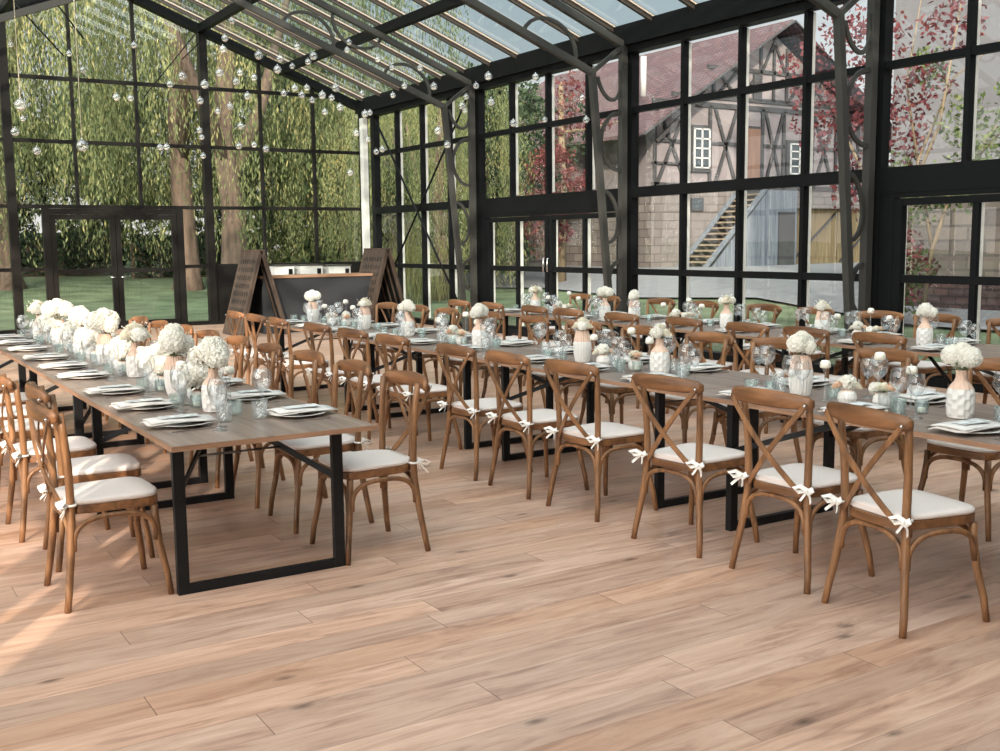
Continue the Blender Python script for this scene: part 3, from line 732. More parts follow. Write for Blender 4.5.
CP={'B':[('vf',4.69,3.213,'b1'),('vr',4.64,4.193,'b1'),('vf',4.69,5.469,'b2'),('vr',4.69,6.34,'b2'),('vf',4.70,7.834,'b1'),('vf',4.69,9.153,'b3'),('vr',4.72,10.187,'b2'),('vr',4.70,11.55,'b1')],
 'C':[('vf',7.66,5.604,'b3'),('vr',7.70,6.72,'b2'),('vf',7.72,7.98,'b2'),('vr',7.60,9.30,'b3'),('vf',7.62,9.86,'b1'),('vf',7.75,11.5,'b2')],
 'A':[('vf',1.71,5.62,'b3'),('vr',1.72,6.40,'b1'),('vf',1.74,7.45,'b2'),('vr',1.74,8.4,'b1'),('vf',1.74,9.3,'b3'),('vr',1.74,10.3,'b1'),('vf',1.72,11.2,'b2')]}
LO={'B':[(4.64,3.633),(4.60,3.83),(4.67,5.70),(4.66,6.05),(4.66,8.07),(4.70,8.30),(4.72,11.05),(4.78,10.8)],
 'C':[(7.66,6.10),(7.74,6.35),(7.68,8.50),(7.70,8.72),(7.66,10.65),(7.70,10.9)],
 'A':[(1.72,5.93),(1.76,6.12),(1.72,6.76),(1.76,7.02),(1.73,7.82),(1.76,8.05),(1.72,8.75),(1.76,8.98),(1.72,9.65),(1.76,9.98),(1.74,10.72),(1.72,10.93)]}
KN={'vf':'tall faceted white vase','vr':'tall ribbed white vase'}
for t in 'ABC':
    for j,(k,x,y,b) in enumerate(CP[t]):
        P[k].place((x,y,ZT),rg.uniform(0,3),'%s, %s from the near end on the %s'%(KN[k],ORD[j],TNAME[t]),'vase','tall vases on the %s'%TNAME[t])
        P[b].place((x,y,ZT+VH[k]-.004),rg.uniform(0,6),'white bouquet in the %s tall vase from the near end, %s'%(ORD[j],TNAME[t]),'flowers','tall bouquets on the %s'%TNAME[t],scale=1.12 if t=='A' else .80)
    for j,(x,y) in enumerate(LO[t]):
        P['vl'].place((x,y,ZT),0,'low round vase, %s from the near end of the %s'%(ORD[j],TNAME[t]),'vase','low vases on the %s'%TNAME[t])
        P[('b3','lo1','b1','lo2')[j%4] if t=='A' else ('lo1' if j%2 else 'lo2')].place((x,y,ZT+(.088 if (t=='A' and j%2==0) else .085)),rg.uniform(0,6),'cream posy in the %s low vase from the near end, %s'%(ORD[j],TNAME[t]),'flowers','low posies on the %s'%TNAME[t])
    st=[];vt=[];aq=[]
    lo=LO[t]
    for j in range(0,len(lo),3 if t=='A' else 2):
        ym=(lo[j][1]+lo[min(j+1,len(lo)-1)][1])/2 if t!='A' else lo[j][1]
        st+=[(1,lo[j][0]+.13,ym+.03),(2,lo[j][0]+.12,ym-.18),(2,lo[j][0]-.02,ym+.27)]
    for (k,x,y,b) in CP[t]:
        vt+=[(x-.04,y+.19)]; aq+=[(x+.05,y-.19),(x-.13,y+.26)]
    for j,(k,x,y) in enumerate(st):
        P['sc%d'%k].place((x,y,ZT),0,'candle on a %s glass stem, %s candle along the %s'%('tall' if k==1 else 'short',ORD[j],TNAME[t]),'candle holder','stem candles on the %s'%TNAME[t])
    for j,(x,y) in enumerate(vt): P['votive'].place((x,y,ZT),0,'tealight in a glass cup beyond the %s tall vase, %s'%(ORD[j],TNAME[t]),'candle holder','tealight cups on the %s'%TNAME[t])
    for j,(x,y) in enumerate(aq): P['aqua'].place((x,y,ZT),0,'aqua tumbler %s the %s tall vase of the %s'%('just before' if j%2==0 else 'just beyond',ORD[j//2],TNAME[t]),'glass','aqua tumblers on the %s'%TNAME[t])
#__PART2__
SKY=.85; HAZE=7; SUN=6.0; SUNDIR=(.50,.78,-.38); EXPO=0.33

BALLS=[(1.29, 8.62, 2.69, 1), (1.65, 8.35, 2.39, 1), (2.55, 17.57, 4.63, 0), (2.61, 17.32, 3.54, 0), (1.72, 11.95, 2.82, 0), (1.92, 11.98, 2.64, 0), (3.13, 16.38, 4.37, 0), (3.16, 15.67, 4.05, 0), (3.68, 14.95, 4.31, 0), (2.95, 12.9, 3.35, 0), (3.5, 14.53, 3.56, 0), (3.78, 14.27, 2.93, 0), (3.81, 14.08, 2.92, 0), (3.36, 11.68, 3.45, 0), (3.67, 13.28, 3.59, 0), (3.9, 12.86, 3.36, 0), (4.42, 14.67, 3.21, 0), (4.9, 16.16, 3.27, 0), (4.82, 15.87, 2.97, 0), (4.57, 13.59, 4.47, 0), (4.3, 13.07, 4.15, 0), (3.95, 12.09, 3.84, 0), (3.48, 10.79, 3.37, 0), (3.33, 10.81, 3.25, 0), (4.46, 13.04, 3.75, 0), (4.14, 12.25, 3.52, 0), (4.17, 12.59, 3.28, 0), (4.95, 15.5, 3.58, 0), (4.53, 13.3, 3.14, 0), (4.56, 13.48, 2.91, 0), (4.08, 11.71, 3.29, 0), (3.8, 10.53, 3.53, 0), (4.6, 12.04, 3.78, 0), (4.18, 11.03, 3.49, 0), (5.17, 12.94, 4.1, 0), (6.13, 15.56, 4.31, 0), (5.63, 13.72, 4.07, 0), (4.61, 11.08, 3.67, 0), (6.63, 14.6, 4.55, 0), (6.37, 14.1, 4.34, 0), (6.57, 13.54, 4.15, 0), (7.16, 14.3, 4.19, 0), (7.12, 13.36, 4.05, 0), (6.99, 13.59, 3.83, 0), (6.15, 11.21, 3.47, 0), (7.33, 14.63, 3.85, 0), (6.9, 14.78, 3.87, 0), (4.74, 10.81, 3.31, 0), (6.04, 13.92, 3.65, 0), (5.68, 13.91, 3.76, 0), (5.07, 12.59, 3.47, 0), (5.15, 13.01, 3.61, 0), (4.65, 13.08, 3.71, 0), (5.42, 15.35, 3.11, 0), (4.73, 12.97, 2.84, 0), (5.98, 14.47, 3.68, 0), (5.45, 11.61, 3.16, 0), (6.78, 14.28, 3.53, 0), (6.77, 14.35, 3.16, 0), (5.6, 12.19, 3.0, 0), (5.75, 12.73, 2.56, 0), (6.91, 14.37, 2.99, 0), (6.5, 13.33, 2.93, 0), (6.6, 11.71, 2.86, 0), (5.79, 10.48, 2.88, 0), (6.33, 10.87, 3.22, 0), (7.57, 12.62, 3.75, 0), (6.14, 9.98, 3.42, 0), (8.04, 13.69, 3.76, 0), (6.45, 10.43, 3.22, 0), (8.02, 13.7, 3.57, 0), (6.77, 10.47, 3.01, 0), (9.14, 13.28, 3.45, 0), (8.79, 11.88, 3.58, 0), (8.13, 10.91, 3.16, 0), (7.68, 11.36, 3.71, 0), (5.72, 13.42, 3.39, 0), (5.15, 13.39, 3.59, 0), (5.11, 11.55, 3.21, 0), (4.72, 11.13, 3.27, 0)]
BPX=[(20, 105), (82, 146), (11, 45), (23, 119), (15, 132), (37, 151), (69, 54), (83, 70), (134, 45), (116, 97), (131, 98), (160, 147), (167, 147), (182, 76), (170, 84), (200, 101), (199, 130), (202, 137), (203, 156), (232, 21), (225, 38), (223, 49), (219, 73), (205, 85), (240, 73), (236, 82), (230, 107), (218, 111), (241, 126), (239, 146), (247, 96), (259, 55), (280, 59), (277, 69), (297, 47), (292, 66), (308, 62), (313, 56), (349, 42), (347, 50), (378, 59), (392, 68), (420, 68), (404, 86), (434, 86), (393, 95), (362, 93), (336, 88), (332, 98), (307, 88), (302, 95), (295, 88), (254, 78), (254, 145), (266, 149), (312, 100), (365, 114), (370, 113), (368, 139), (356, 133), (350, 173), (376, 152), (382, 149), (447, 145), (438, 131), (462, 106), (476, 86), (488, 76), (466, 97), (491, 102), (465, 110), (513, 123), (545, 120), (582, 98), (586, 120), (535, 77), (325, 112), (284, 93), (340, 107), (322, 95)]
PB=[]
CAM=[[0.8468616, 0.0741081, -0.5266246, 0.0], [-0.5317117, 0.098622, -0.8411637, 0.0], [-0.0104003, 0.9923617, 0.1229233, 1.65], [0.0, 0.0, 0.0, 1.0]]
# ------------------------------------------------------------------ bar
b=empty('bar_counter',(8.05,19.35,0))
m=MB(); m.bb(-1.18,1.18,-.03,.02,.0,1.04); m.build('front_panel',M['charcoal'],b)
m=MB(); m.bb(-1.22,1.22,-.06,.62,1.04,1.085); m.build('counter_top',M['tedge'],b)
MB().bb(-1.16,-1.12,.02,.6,0,1.04).build('side_panel',M['charcoal'],b); MB().bb(1.12,1.16,.02,.6,0,1.04).build('side_panel',M['charcoal'],b)
tag(b,'charcoal fronted bar counter with a wooden top between two A-shaped stands','bar')
def aframe(cx,lab):
    r=empty('a_frame_stand',(cx,18.95,0)); H=1.56
    for s in (-1,1):
        a=Vector((s*.47,0,0)); t=Vector((s*.035,0,H)); 
        L_=(t-a).length; ang=math.atan2((t-a).x,(t-a).z); Mx=Matrix.Rotation(ang,3,'Y'); c=a.lerp(t,.5)
        m=MB(); m.box((c.x,.50,c.z),(.026,1.0,L_),M=Mx); po=m.build('plank_panel',M['pallet'],r)
        m=MB()
        for k in range(7):
            p=a.lerp(t,.30+k*.095)
            for j in range(7): m.box((p.x+s*.012,.14+j*.12,p.z),(.012,.035,.085),M=Mx)
        m.build('slot_pattern',M['black'],po)['kind']='stuff'
        m=MB()
        for y in (.03,.26,.5,.74,.97): m.beam(a+Vector((-s*.03,y,0)),t+Vector((-s*.03,y,0)),.06,.04,(0,1,0))
        m.build('panel_batten',M['pallet'],r)
    m=MB(); m.bb(-.06,.06,0,1.0,H-.01,H+.015); m.build('ridge_cap',M['pallet'],r)
    m=MB()
    for s in (-1,1): m.add([(s*.42,.06,.02),(s*.42,.94,.02),(s*.02,.94,H-.03),(s*.02,.06,H-.03)],[(0,1,2,3)])
    m.add([(-.42,.9,.02),(.42,.9,.02),(0,.9,H-.04)],[(0,1,2)])
    m.build('dark_lining',M['black'],r)
    tag(r,lab,'stand','A-shaped wooden stands beside the bar')
aframe(6.76,'A-shaped stand of dark wooden planks left of the bar')
aframe(9.32,'A-shaped stand of dark wooden planks right of the bar')
# back bar with white appliances
bc=empty('back_counter',(8.9,21.75,0))
m=MB(); m.bb(-1.4,1.3,-.3,.3,0,.88); m.build('cabinet',M['charcoal'],bc)
m=MB(); m.bb(-1.42,1.32,-.33,.32,.88,.92); m.build('worktop',M['steel'],bc)
tag(bc,'dark back counter behind the bar under the gable glazing','counter')
for j,(x,w,h) in enumerate(((8.15,.42,.30),(8.75,.5,.30),(9.4,.5,.28))):
    q=empty('bar_appliance',(x,21.7,.92)); m=MB(); m.bb(-w/2,w/2,-.22,.22,0,h); m.build('housing',M['white'],q,bevel=.01)
    m=MB(); m.bb(-w/2-.02,w/2+.02,-.24,.24,h,h+.025); m.build('lid',M['bolt'],q)
    m=MB(); m.bb(w/2-.13,w/2-.04,-.225,-.22,.04,h-.06); m.build('control_panel',M['black'],q)
    tag(q,'white boxy appliance, %s on the counter behind the bar'%('leftmost','middle one','rightmost')[j],'appliance','white appliances behind the bar')

# ------------------------------------------------------------------ hanging glass balls
from_px=BALLS
def mk_ball():
    r=empty('glass_ball_pendant'); m=MB(); m.sphere((0,0,0),.043,16,10); m.lathe([(.008,.041),(.009,.052),(.006,.054)],8); m.build('glass_globe',M['balls'],r)
    m=MB(); m.lathe([(.0008,-.036),(.020,-.034),(.030,-.022),(.0008,-.018)],12); m.build('white_filling',M['candle'],r)
    return r
P_ball=Proto(mk_ball)
rb=random.Random(5)
for j,(x,y,z,big) in enumerate(from_px):
    top=zroof(x)-.08
    place='left' if x<3.6 else ('middle' if x<5.6 else 'right')
    o=P_ball.place((x,y,z),0,'','pendant','clear glass ball pendants hanging from the roof')
    PB.append((j,o,x,y,z,big))
for (j,o,x,y,z,big) in PB:
    top=zroof(x)-.08
    m=MB(); m.tube([(0,0,.052),(0,0,top-z)],.0032 if big else .0003,5); m.build('cord',M['rope'] if big else M['cord'],o)
# labels by picture position
for idx,(j,o,x,y,z,big) in enumerate(sorted(PB,key=lambda q:BPX[q[0]][0])):
    if big: o['label']='clear glass ball on a beaded cord, %s one of two'%('left' if BPX[j][0]<50 else 'right')
    else: o['label']='small clear glass ball on a thin cord, number %d counting across from the left'%(idx+1)

# ------------------------------------------------------------------ outside
def gz(x,y): 
    t=min(1,max(0,(x-15)/11)); return .72*t*t*(3-2*t) + min(1.6,max(0,(y-30)*.055))*(1-t)
M['lawn']=plain('lawn',srgb(84,98,76),rough=.95,spec=.1,noise=.35,scale=1.2,bump=.4)
M['road']=plain('gravel road',srgb(104,108,111),rough=.95,noise=.12,scale=3,bump=.2)
m=MB(); nx,ny=70,60; gx=[-45+k*(115)/nx for k in range(nx+1)]; gy=[-30+k*110/ny for k in range(ny+1)]
m.add([(x,y,gz(x,y)-.06) for x in gx for y in gy],[(i*(ny+1)+j,(i+1)*(ny+1)+j,(i+1)*(ny+1)+j+1,i*(ny+1)+j+1) for i in range(nx) for j in range(ny)],True)
lawn=m.build('lawn',M['lawn']); tag(lawn,'green lawn surrounding the glass hall','lawn',kind='structure')
# road strip between lawn edge and the barn
def strip_on(poly_a,poly_b,n=40,k=10,dz=.0):
    vs=[];
    def at(pl,t):
        u=t*(len(pl)-1); i=min(int(u),len(pl)-2); f=u-i; return (pl[i][0]*(1-f)+pl[i+1][0]*f, pl[i][1]*(1-f)+pl[i+1][1]*f)
    for i in range(n+1):
        a=at(poly_a,i/n); b2=at(poly_b,i/n)
        for j in range(k+1):
            x=a[0]+(b2[0]-a[0])*j/k; y=a[1]+(b2[1]-a[1])*j/k; vs.append((x,y,gz(x,y)+dz))
    return vs,[(i*(k+1)+j,(i+1)*(k+1)+j,(i+1)*(k+1)+j+1,i*(k+1)+j+1) for i in range(n) for j in range(k)]
m=MB(); v,f=strip_on([(17.2,-5),(17.2,8),(17.0,12.6),(19.4,19.0),(18.4,22.5),(19.2,28),(18.2,33)],[(20.4,-5),(20.4,8),(20.6,14.5),(40,16),(40,31),(24,42),(20,46)],60,24,.0); m.add(v,f,True)
road=m.build('road',M['road']); tag(road,'grey gravel yard between the lawn and the barn','road',kind='structure')

# barn
M['plaster']=plain('barn plaster',srgb(112,106,107),rough=.95,noise=.10,scale=1.5)
M['timber']=plain('grey timber',srgb(48,48,50),rough=.9,noise=.2,scale=4)
M['blocks']=brickmat('stone blocks',srgb(102,97,94),srgb(92,88,85),srgb(74,70,68),.62,.30,'XZ',.02)
M['blocksY']=brickmat('stone blocks side',srgb(110,104,98),srgb(92,86,82),srgb(66,63,60),.62,.30,'YZ',.02)
M['tiles']=brickmat('roof tiles',srgb(94,70,72),srgb(74,56,60),srgb(50,40,44),.22,.20,'YX',.03,bump=.6,offset=.5,noise=.25)
M['planks']=wood('grey boards',srgb(64,72,80),srgb(108,116,124),scale=3,stretch=(4,4,.25),rough=.9,rand=0)
M['odoor']=wood('ochre doors',srgb(82,72,50),srgb(124,108,78),scale=3,stretch=(4,4,.3),rough=.9,rand=0)
M['bdoor']=wood('brown door',srgb(92,68,56),srgb(124,96,80),scale=4,stretch=(6,4,.2),rough=.8,rand=0)
M['wframe']=plain('pale window frame',srgb(168,170,168),rough=.6)
M['dglass']=plain('dark window glass',srgb(40,50,54),rough=.35,spec=.25)
M['step']=plain('worn timber steps',srgb(128,118,100),rough=.9,noise=.2)
BY=30; bx0,bx1=25.3,37.3; xa=31.3; zs=3.6
def vz(x,off=0): return 9.75-.62*abs(x-xa)+off
barn=empty('barn',(0,0,0)); tag(barn,'half-timbered barn with a red tiled roof and stone base','barn')
m=MB(); m.bb(bx0,bx1,BY,BY+14,.2,zs); m.build('stone_base',M['blocks'],barn)
m=MB(); m.bb(bx0-.02,bx0,BY,BY+14,.2,zs); m.build('stone_side',M['blocksY'],barn)
m=MB(); poly=[(bx0,zs),(bx1,zs),(bx1,vz(bx1,-.3)),(xa,vz(xa,-.3)),(bx0,vz(bx0,-.3))]
n=len(poly); m.add([(x,BY+.02,z) for x,z in poly]+[(x,BY+14,z) for x,z in poly],[tuple(range(n)),tuple(range(n,2*n))[::-1]]+[(i,(i+1)%n,n+(i+1)%n,n+i) for i in range(n)]); m.build('plaster_wall',M['plaster'],barn)
m=MB(); T=lambda x0,z0,x1,z1,w=.16: m.beam((x0,BY,z0),(x1,BY,z1),w,.10,(0,1,0))
def T(x0,z0,x1,z1,w=.15): m.beam((x0,BY-.0,z0),(x1,BY-.0,z1),.10,w,(x1-x0 and -(z1-z0) or 1,0,(x1-x0)) if x1!=x0 else (1,0,0))
T(bx0,zs+.08,bx1,zs+.08,.18); T(bx0,6.62,bx1,6.62,.18); T(26.2,6.92,36.4,6.92,.16); T(bx0,5.25,27.0,5.25,.12); T(28.1,5.25,29.55,5.25,.12); T(30.75,5.25,32.0,5.25,.12); T(33.4,5.25,bx1,5.25,.12); T(bx0,4.45,27.0,4.45,.1)
T(27.9,8.0,34.7,8.0,.14)
for x in (25.4,27.0,28.05,29.5,30.75,31.9,33.5,34.9,36.2,37.2): T(x,zs,x,min(6.6,vz(x,-.35)),.14)
for x in (28.2,29.5,30.6,31.3,32.0,33.1,34.4): T(x,6.9,x,vz(x,-.35),.12)
for a,c in ((25.5,26.9),(28.3,29.4),(30.9,31.85),(33.6,34.8),(35.0,36.1)): T(a,zs+.1,c,6.5,.13); T(c,zs+.1,a,6.5,.13)
for a,c in ((28.3,29.4),(29.6,30.5),(32.1,33.0),(33.2,34.2)): T(a,6.95,c,7.95,.1); T(c,6.95,a,7.95,.1)
T(30.7,8.05,31.25,vz(31.0,-.5),.1); T(31.9,8.05,31.35,vz(31.6,-.5),.1)
m.build('timber_frame',M['timber'],barn)
m=MB()
for s in (-1,1):
    e=7.2; z0=9.75-.62*e; ov=.9
    vs=[(xa,BY-ov,9.85),(xa+s*e,BY-ov,z0+.1),(xa+s*e,BY+15,z0+.1),(xa,BY+15,9.85)]
    m.add(vs+[(x,y,z-.12) for x,y,z in vs],[(0,1,2,3),(4,5,6,7),(0,1,5,4),(1,2,6,5),(2,3,7,6)])
m.build('tiled_roof',M['tiles'],barn)
m=MB()
for s in (-1,1): m.beam((xa,BY-.93,9.78),(xa+s*7.25,BY-.93,9.78-.62*7.25),.05,.26,(0,1,0)); m.beam((xa+s*5.9,BY-.1,5.2),(xa+s*4.2,BY-.85,7.0),.14,.14)
m.build('bargeboard',M['timber'],barn)
def bwin(x0,x1,z0,z1,half=False):
    f=MB(); f.bb(x0-.12,x1+.12,BY-.10,BY+.02,z0-.12,z1+.12); o=f.build('window_surround',M['timber'],barn)
    g=MB(); g.bb(x0,x1,BY-.13,BY-.10,z0,z1); o2=g.build('window_glass',M['dglass'],o)
    g=MB(); xm=(x0+x1)/2
    for x in (x0+.03,xm,x1-.03): g.bb(x-.035,x+.035,BY-.16,BY-.12,z0,z1)
    for k in range(5): z=z0+.03+(z1-z0-.06)*k/4; g.bb(x0,x1,BY-.16,BY-.12,z-.025,z+.025)
    g.build('window_frame',M['wframe'],o)
bwin(27.15,27.95,4.3,5.75); bwin(32.15,33.2,4.2,5.4)
m=MB(); m.bb(30.2,30.62,BY-.08,BY,6.95,7.9); m.build('loft_hatch',M['timber'],barn)
m=MB(); m.bb(29.62,30.62,BY-.10,BY,3.75,5.95); dd=m.build('upper_door_frame',M['timber'],barn)
m=MB(); m.bb(29.72,30.52,BY-.14,BY-.10,3.75,5.85); m.build('upper_door',M['bdoor'],dd)
m=MB(); m.bb(27.1,27.75,BY-.05,BY+.02,2.75,3.25); o=m.build('cellar_window_frame',M['timber'],barn); m=MB(); m.bb(27.17,27.68,BY-.07,BY-.05,2.80,3.2); m.build('cellar_window_glass',M['dglass'],o)
m=MB(); m.bb(31.3,37.2,BY-1.0,BY-.05,2.86,3.35); m.bb(31.2,31.45,BY-1.0,BY-.05,.3,2.9); m.build('lintel_slab',M['blocks'],barn)
m=MB(); m.bb(31.45,34.2,BY-.75,BY-.65,.5,2.86); m.bb(34.25,37.2,BY-.75,BY-.65,.5,2.86); o=m.build('barn_door',M['odoor'],barn)
m=MB(); m.beam((31.6,BY-.78,.8),(34.1,BY-.78,2.7),.05,.14,(0,1,0)); m.beam((34.4,BY-.78,.8),(37.0,BY-.78,2.7),.05,.14,(0,1,0)); m.build('door_brace',M['timber'],o)
m=MB(); m.tube([(26.2,BY+1.6,7.0),(26.2,BY+1.6,8.45)],.11,10); m.build('flue_pipe',M['wframe'],barn)
# outside stair
st=empty('outside_stair',(0,0,0)); m=MB()
for k in range(14):
    x=26.75+k*.212; z=.86+k*.205; m.bb(x,x+.30,BY-1.25,BY-.15,z,z+.06)
m.build('treads',M['step'],st)
m=MB(); m.beam((26.6,BY-1.3,.62),(29.6,BY-1.3,3.52),.08,.22,(0,1,0)); m.beam((26.4,BY-.12,.62),(29.5,BY-.12,3.6),.06,.22,(0,1,0)); m.build('stringer',M['planks'],st)
m=MB(); m.add([(26.9,BY-1.34,.6),(31.3,BY-1.34,.6),(31.3,BY-1.34,3.5),(29.75,BY-1.34,3.5)]+[(26.9,BY-1.26,.6),(31.3,BY-1.26,.6),(31.3,BY-1.26,3.5),(29.75,BY-1.26,3.5)],[(0,1,2,3),(7,6,5,4),(0,4,5,1),(1,5,6,2),(2,6,7,3),(3,7,4,0)]); m.build('board_cladding',M['planks'],st)
m=MB(); m.bb(29.6,31.3,BY-1.3,BY-.1,3.42,3.5); m.build('landing',M['planks'],st)
m=MB(); m.bb(30.3,31.15,BY-1.39,BY-1.35,.7,2.7); m.build('shed_door',M['timber'],st)
tag(st,'outside timber stair with grey board cladding rising to the barn door','stairs')
# annex left of the barn
an=empty('stone_outbuilding',(0,0,0))
m=MB(); m.bb(17.8,25.1,35,41,-.1,3.9); m.build('stone_wall',M['blocks'],an)
m=MB(); vs=[(17.2,34.2,3.8),(25.2,34.2,3.8),(25.2,39,6.2),(17.2,39,6.2)]; m.add(vs+[(x,y,z-.15) for x,y,z in vs],[(0,1,2,3),(7,6,5,4),(0,4,5,1),(1,5,6,2),(3,2,6,7),(0,3,7,4)]); m.build('tiled_roof',M['tiles'],an)
m=MB(); m.bb(21.4,22.2,34.94,35.0,.2,2.6); m.build('plank_door',M['bdoor'],an)
tag(an,'low stone outbuilding with a tiled roof behind the glass side door','building')
# grey rendered house at right
M['render']=plain('grey render',srgb(98,98,101),rough=.95,noise=.08,scale=1)
M['rubble']=brickmat('rough stone wall',srgb(90,84,77),srgb(68,64,61),srgb(58,55,53),.85,.32,'YZ',.03,noise=.35)
M['redbrick']=brickmat('dark red edging bricks',srgb(84,64,62),srgb(68,54,54),srgb(48,42,42),.34,.16,'YZ',.02)
hs_=empty('rendered_house',(0,0,0))
m=MB(); m.bb(21.2,30,-14,16.6,3.0,11.8); m.build('rendered_wall',M['render'],hs_)
m=MB(); m.bb(21.1,30,-14,16.7,-.1,3.0); m.build('stone_base',M['rubble'],hs_)
m=MB(); vs=[(20.6,-14.5,11.7),(20.6,17.2,11.7),(26,17.2,15.5),(26,-14.5,15.5)]; m.add(vs+[(x,y,z-.15) for x,y,z in vs],[(0,1,2,3),(7,6,5,4),(0,4,5,1),(1,5,6,2),(2,6,7,3),(3,7,4,0)]); m.build('tiled_roof',M['tiles'],hs_)
tag(hs_,'tall grey rendered house on a stone base at the right edge','building')
m=MB(); m.bb(19.3,19.55,-12,15.2,-.1,.78); o=m.build('garden_retaining_wall',M['redbrick']); tag(o,'low dark red brick retaining wall beyond the window at the right','wall')

# vegetation
M['willow']=leafmat('willow leaves',[srgb(48,66,46),srgb(88,102,68),srgb(130,136,92),srgb(178,166,112)],scale=.35,trans=.45)
M['dgreen']=leafmat('dark leaves',[srgb(30,44,34),srgb(50,68,48),srgb(78,94,64)],scale=.5,trans=.3)
M['mgreen']=leafmat('green leaves',[srgb(54,72,46),srgb(88,104,64),srgb(130,138,94)],scale=.6,trans=.4)
M['maroon']=leafmat('maroon leaves',[srgb(66,34,40),srgb(98,50,56),srgb(128,76,70)],scale=.6,trans=.35)
M['ochre']=leafmat('yellow green leaves',[srgb(84,94,58),srgb(132,136,86),srgb(166,162,112)],scale=.6,trans=.4)
M['bark']=plain('furrowed bark',srgb(86,73,62),rough=.95,noise=.4,scale=5,stretch=(1,1,.15),bump=1)
M['twig']=plain('twigs',srgb(112,100,80),rough=.9)
def quads(name,P0,mat,parent,wl,ln,rs,hang=0):
    # P0: Nx3 leaf centres
    n=len(P0); 
    if hang:
        d=np.column_stack([rs.normal(0,.22,n),rs.normal(0,.22,n),-np.ones(n)])
    else: d=rs.normal(0,1,(n,3))
    d/=np.linalg.norm(d,axis=1)[:,None]; u=np.cross(d,rs.normal(0,1,(n,3))); u/=np.linalg.norm(u,axis=1)[:,None]
    L=(ln*rs.uniform(.6,1.3,n))[:,None]; W=(wl*rs.uniform(.6,1.3,n))[:,None]
    v=np.stack([P0-d*L/2,P0+u*W/2,P0+d*L/2,P0-u*W/2],1).reshape(-1,3)
    me=bpy.data.meshes.new(name); me.vertices.add(4*n); me.vertices.foreach_set('co',v.ravel())
    me.loops.add(4*n); me.loops.foreach_set('vertex_index',np.arange(4*n)); me.polygons.add(n)
    me.polygons.foreach_set('loop_start',np.arange(0,4*n,4)); me.update(calc_edges=True); me.materials.append(mat)
    o=bpy.data.objects.new(name,me); C.objects.link(o); o.parent=parent; return o
def mk_willow(seed,rad=6,H=13,strands=420,low=.6,clear=False):
    rs=np.random.RandomState(seed); r=empty('willow_tree'); P0=[]
    cl=[(rad*math.sqrt(rs.uniform(.02,1)),rs.uniform(0,2*PI),rs.exponential(1.5)) for _ in range(60)]
    for i in range(strands):
        q,a,zo=cl[i%60]; x,y=q*math.cos(a)+rs.normal(0,.36),q*math.sin(a)+rs.normal(0,.36); q=math.hypot(x,y)
        if clear and y<1.2 and abs(x)<2.6: continue
        zt=H*(1-.28*(q/rad)**2)+rs.uniform(-1.2,.6); zb=low+zo+rs.exponential(.7)+(0 if q>rad*.5 else 2.0); 
        sx,sy=rs.uniform(-.5,.5,2); k=int((zt-zb)/.08)
        for j in range(k):
            t=j/max(k,1); P0.append((x+sx*t+rs.normal(0,.10),y+sy*t+rs.normal(0,.10),zt-(zt-zb)*t))
    quads('foliage',np.array(P0),M['willow'],r,.045,.19,rs,1)
    m=MB(); m.tube([(-.1,0,-.3),(.0,0,.5),(.1,.05,2.5),(-.15,.1,5),(.1,0,8),(.3,0,H*.85)],[.62,.42,.36,.32,.25,.1],12); m.tube([(.05,0,3.6),(1.2,.3,6),(2.6,.5,H*.75)],[.24,.2,.06],8); m.tube([(-.1,0,4.2),(-1.3,-.3,7),(-2.4,.2,H*.75)],[.24,.18,.06],8)
    m.build('trunk',M['bark'],r); return r
def mk_tree(seed,mat,rad,H,trunk,n=9000,leaf=(.16,.26),blobs=26,sq=.8,dens=1):
    def f():
        rs=np.random.RandomState(seed); r=empty('leafy_tree'); P0=[]; cs=[]
        for i in range(blobs):
            d=rs.normal(0,1,3); d/=np.linalg.norm(d); q=rad*rs.uniform(.25,.95)
            c=np.array([d[0]*q,d[1]*q,trunk+(H-trunk)*.5+d[2]*(H-trunk)*.42]); cs.append(c); br=rad*rs.uniform(.22,.42)
            k=n//blobs; e=rs.normal(0,1,(k,3)); e/=np.linalg.norm(e,axis=1)[:,None]; e*=(br*rs.uniform(.55,1.05,k)**.6)[:,None]; e[:,2]*=sq; P0.append(c+e)
        quads('foliage',np.vstack(P0),mat,r,leaf[0],leaf[1],rs)
        m=MB(); m.tube([(0,0,-.3),(.05,0,trunk*.5),(0,.1,trunk),(.1,0,H*.75)],[.04*H*.6,.03*H*.6,.026*H*.6,.02],8)
        for c in cs[::2]: m.tube([(0,.05,trunk*.9),tuple(c*np.array([.5,.5,.75])),tuple(c)],[.012*H*.5,.008*H*.5,.01],5)
        m.build('trunk',M['bark'],r); return r
    return f
W1=Proto(lambda: mk_willow(1)); W3=Proto(lambda: mk_willow(5,7,14,460,2.2,True)); W2=Proto(lambda: mk_willow(2,7,15,470,.1))
wl=[(W3,10.6,32.3,0,'large weeping willow with a thick trunk behind the bar'),(W1,10.1,35.5,1.2,'weeping willow behind the gable door, just left of the large one'),(W1,-1.6,36.5,2.5,'weeping willow at the left edge of the gable glazing'),(W2,4.9,37.5,4,'tall weeping willow behind the left gable column'),
 (W1,16.2,36.5,3.6,'weeping willow behind the hall corner'),(W1,15.8,28.6,5.1,'weeping willow just outside the far window bay'),(W2,-4.5,40,2,'weeping willow far left beyond the gable')]
for p,x,y,rz,l in wl: p.place((x,y,gz(x,y)-.1),rz,l,'tree','weeping willows beyond the gable',scale=.55 if x>15 else 1)
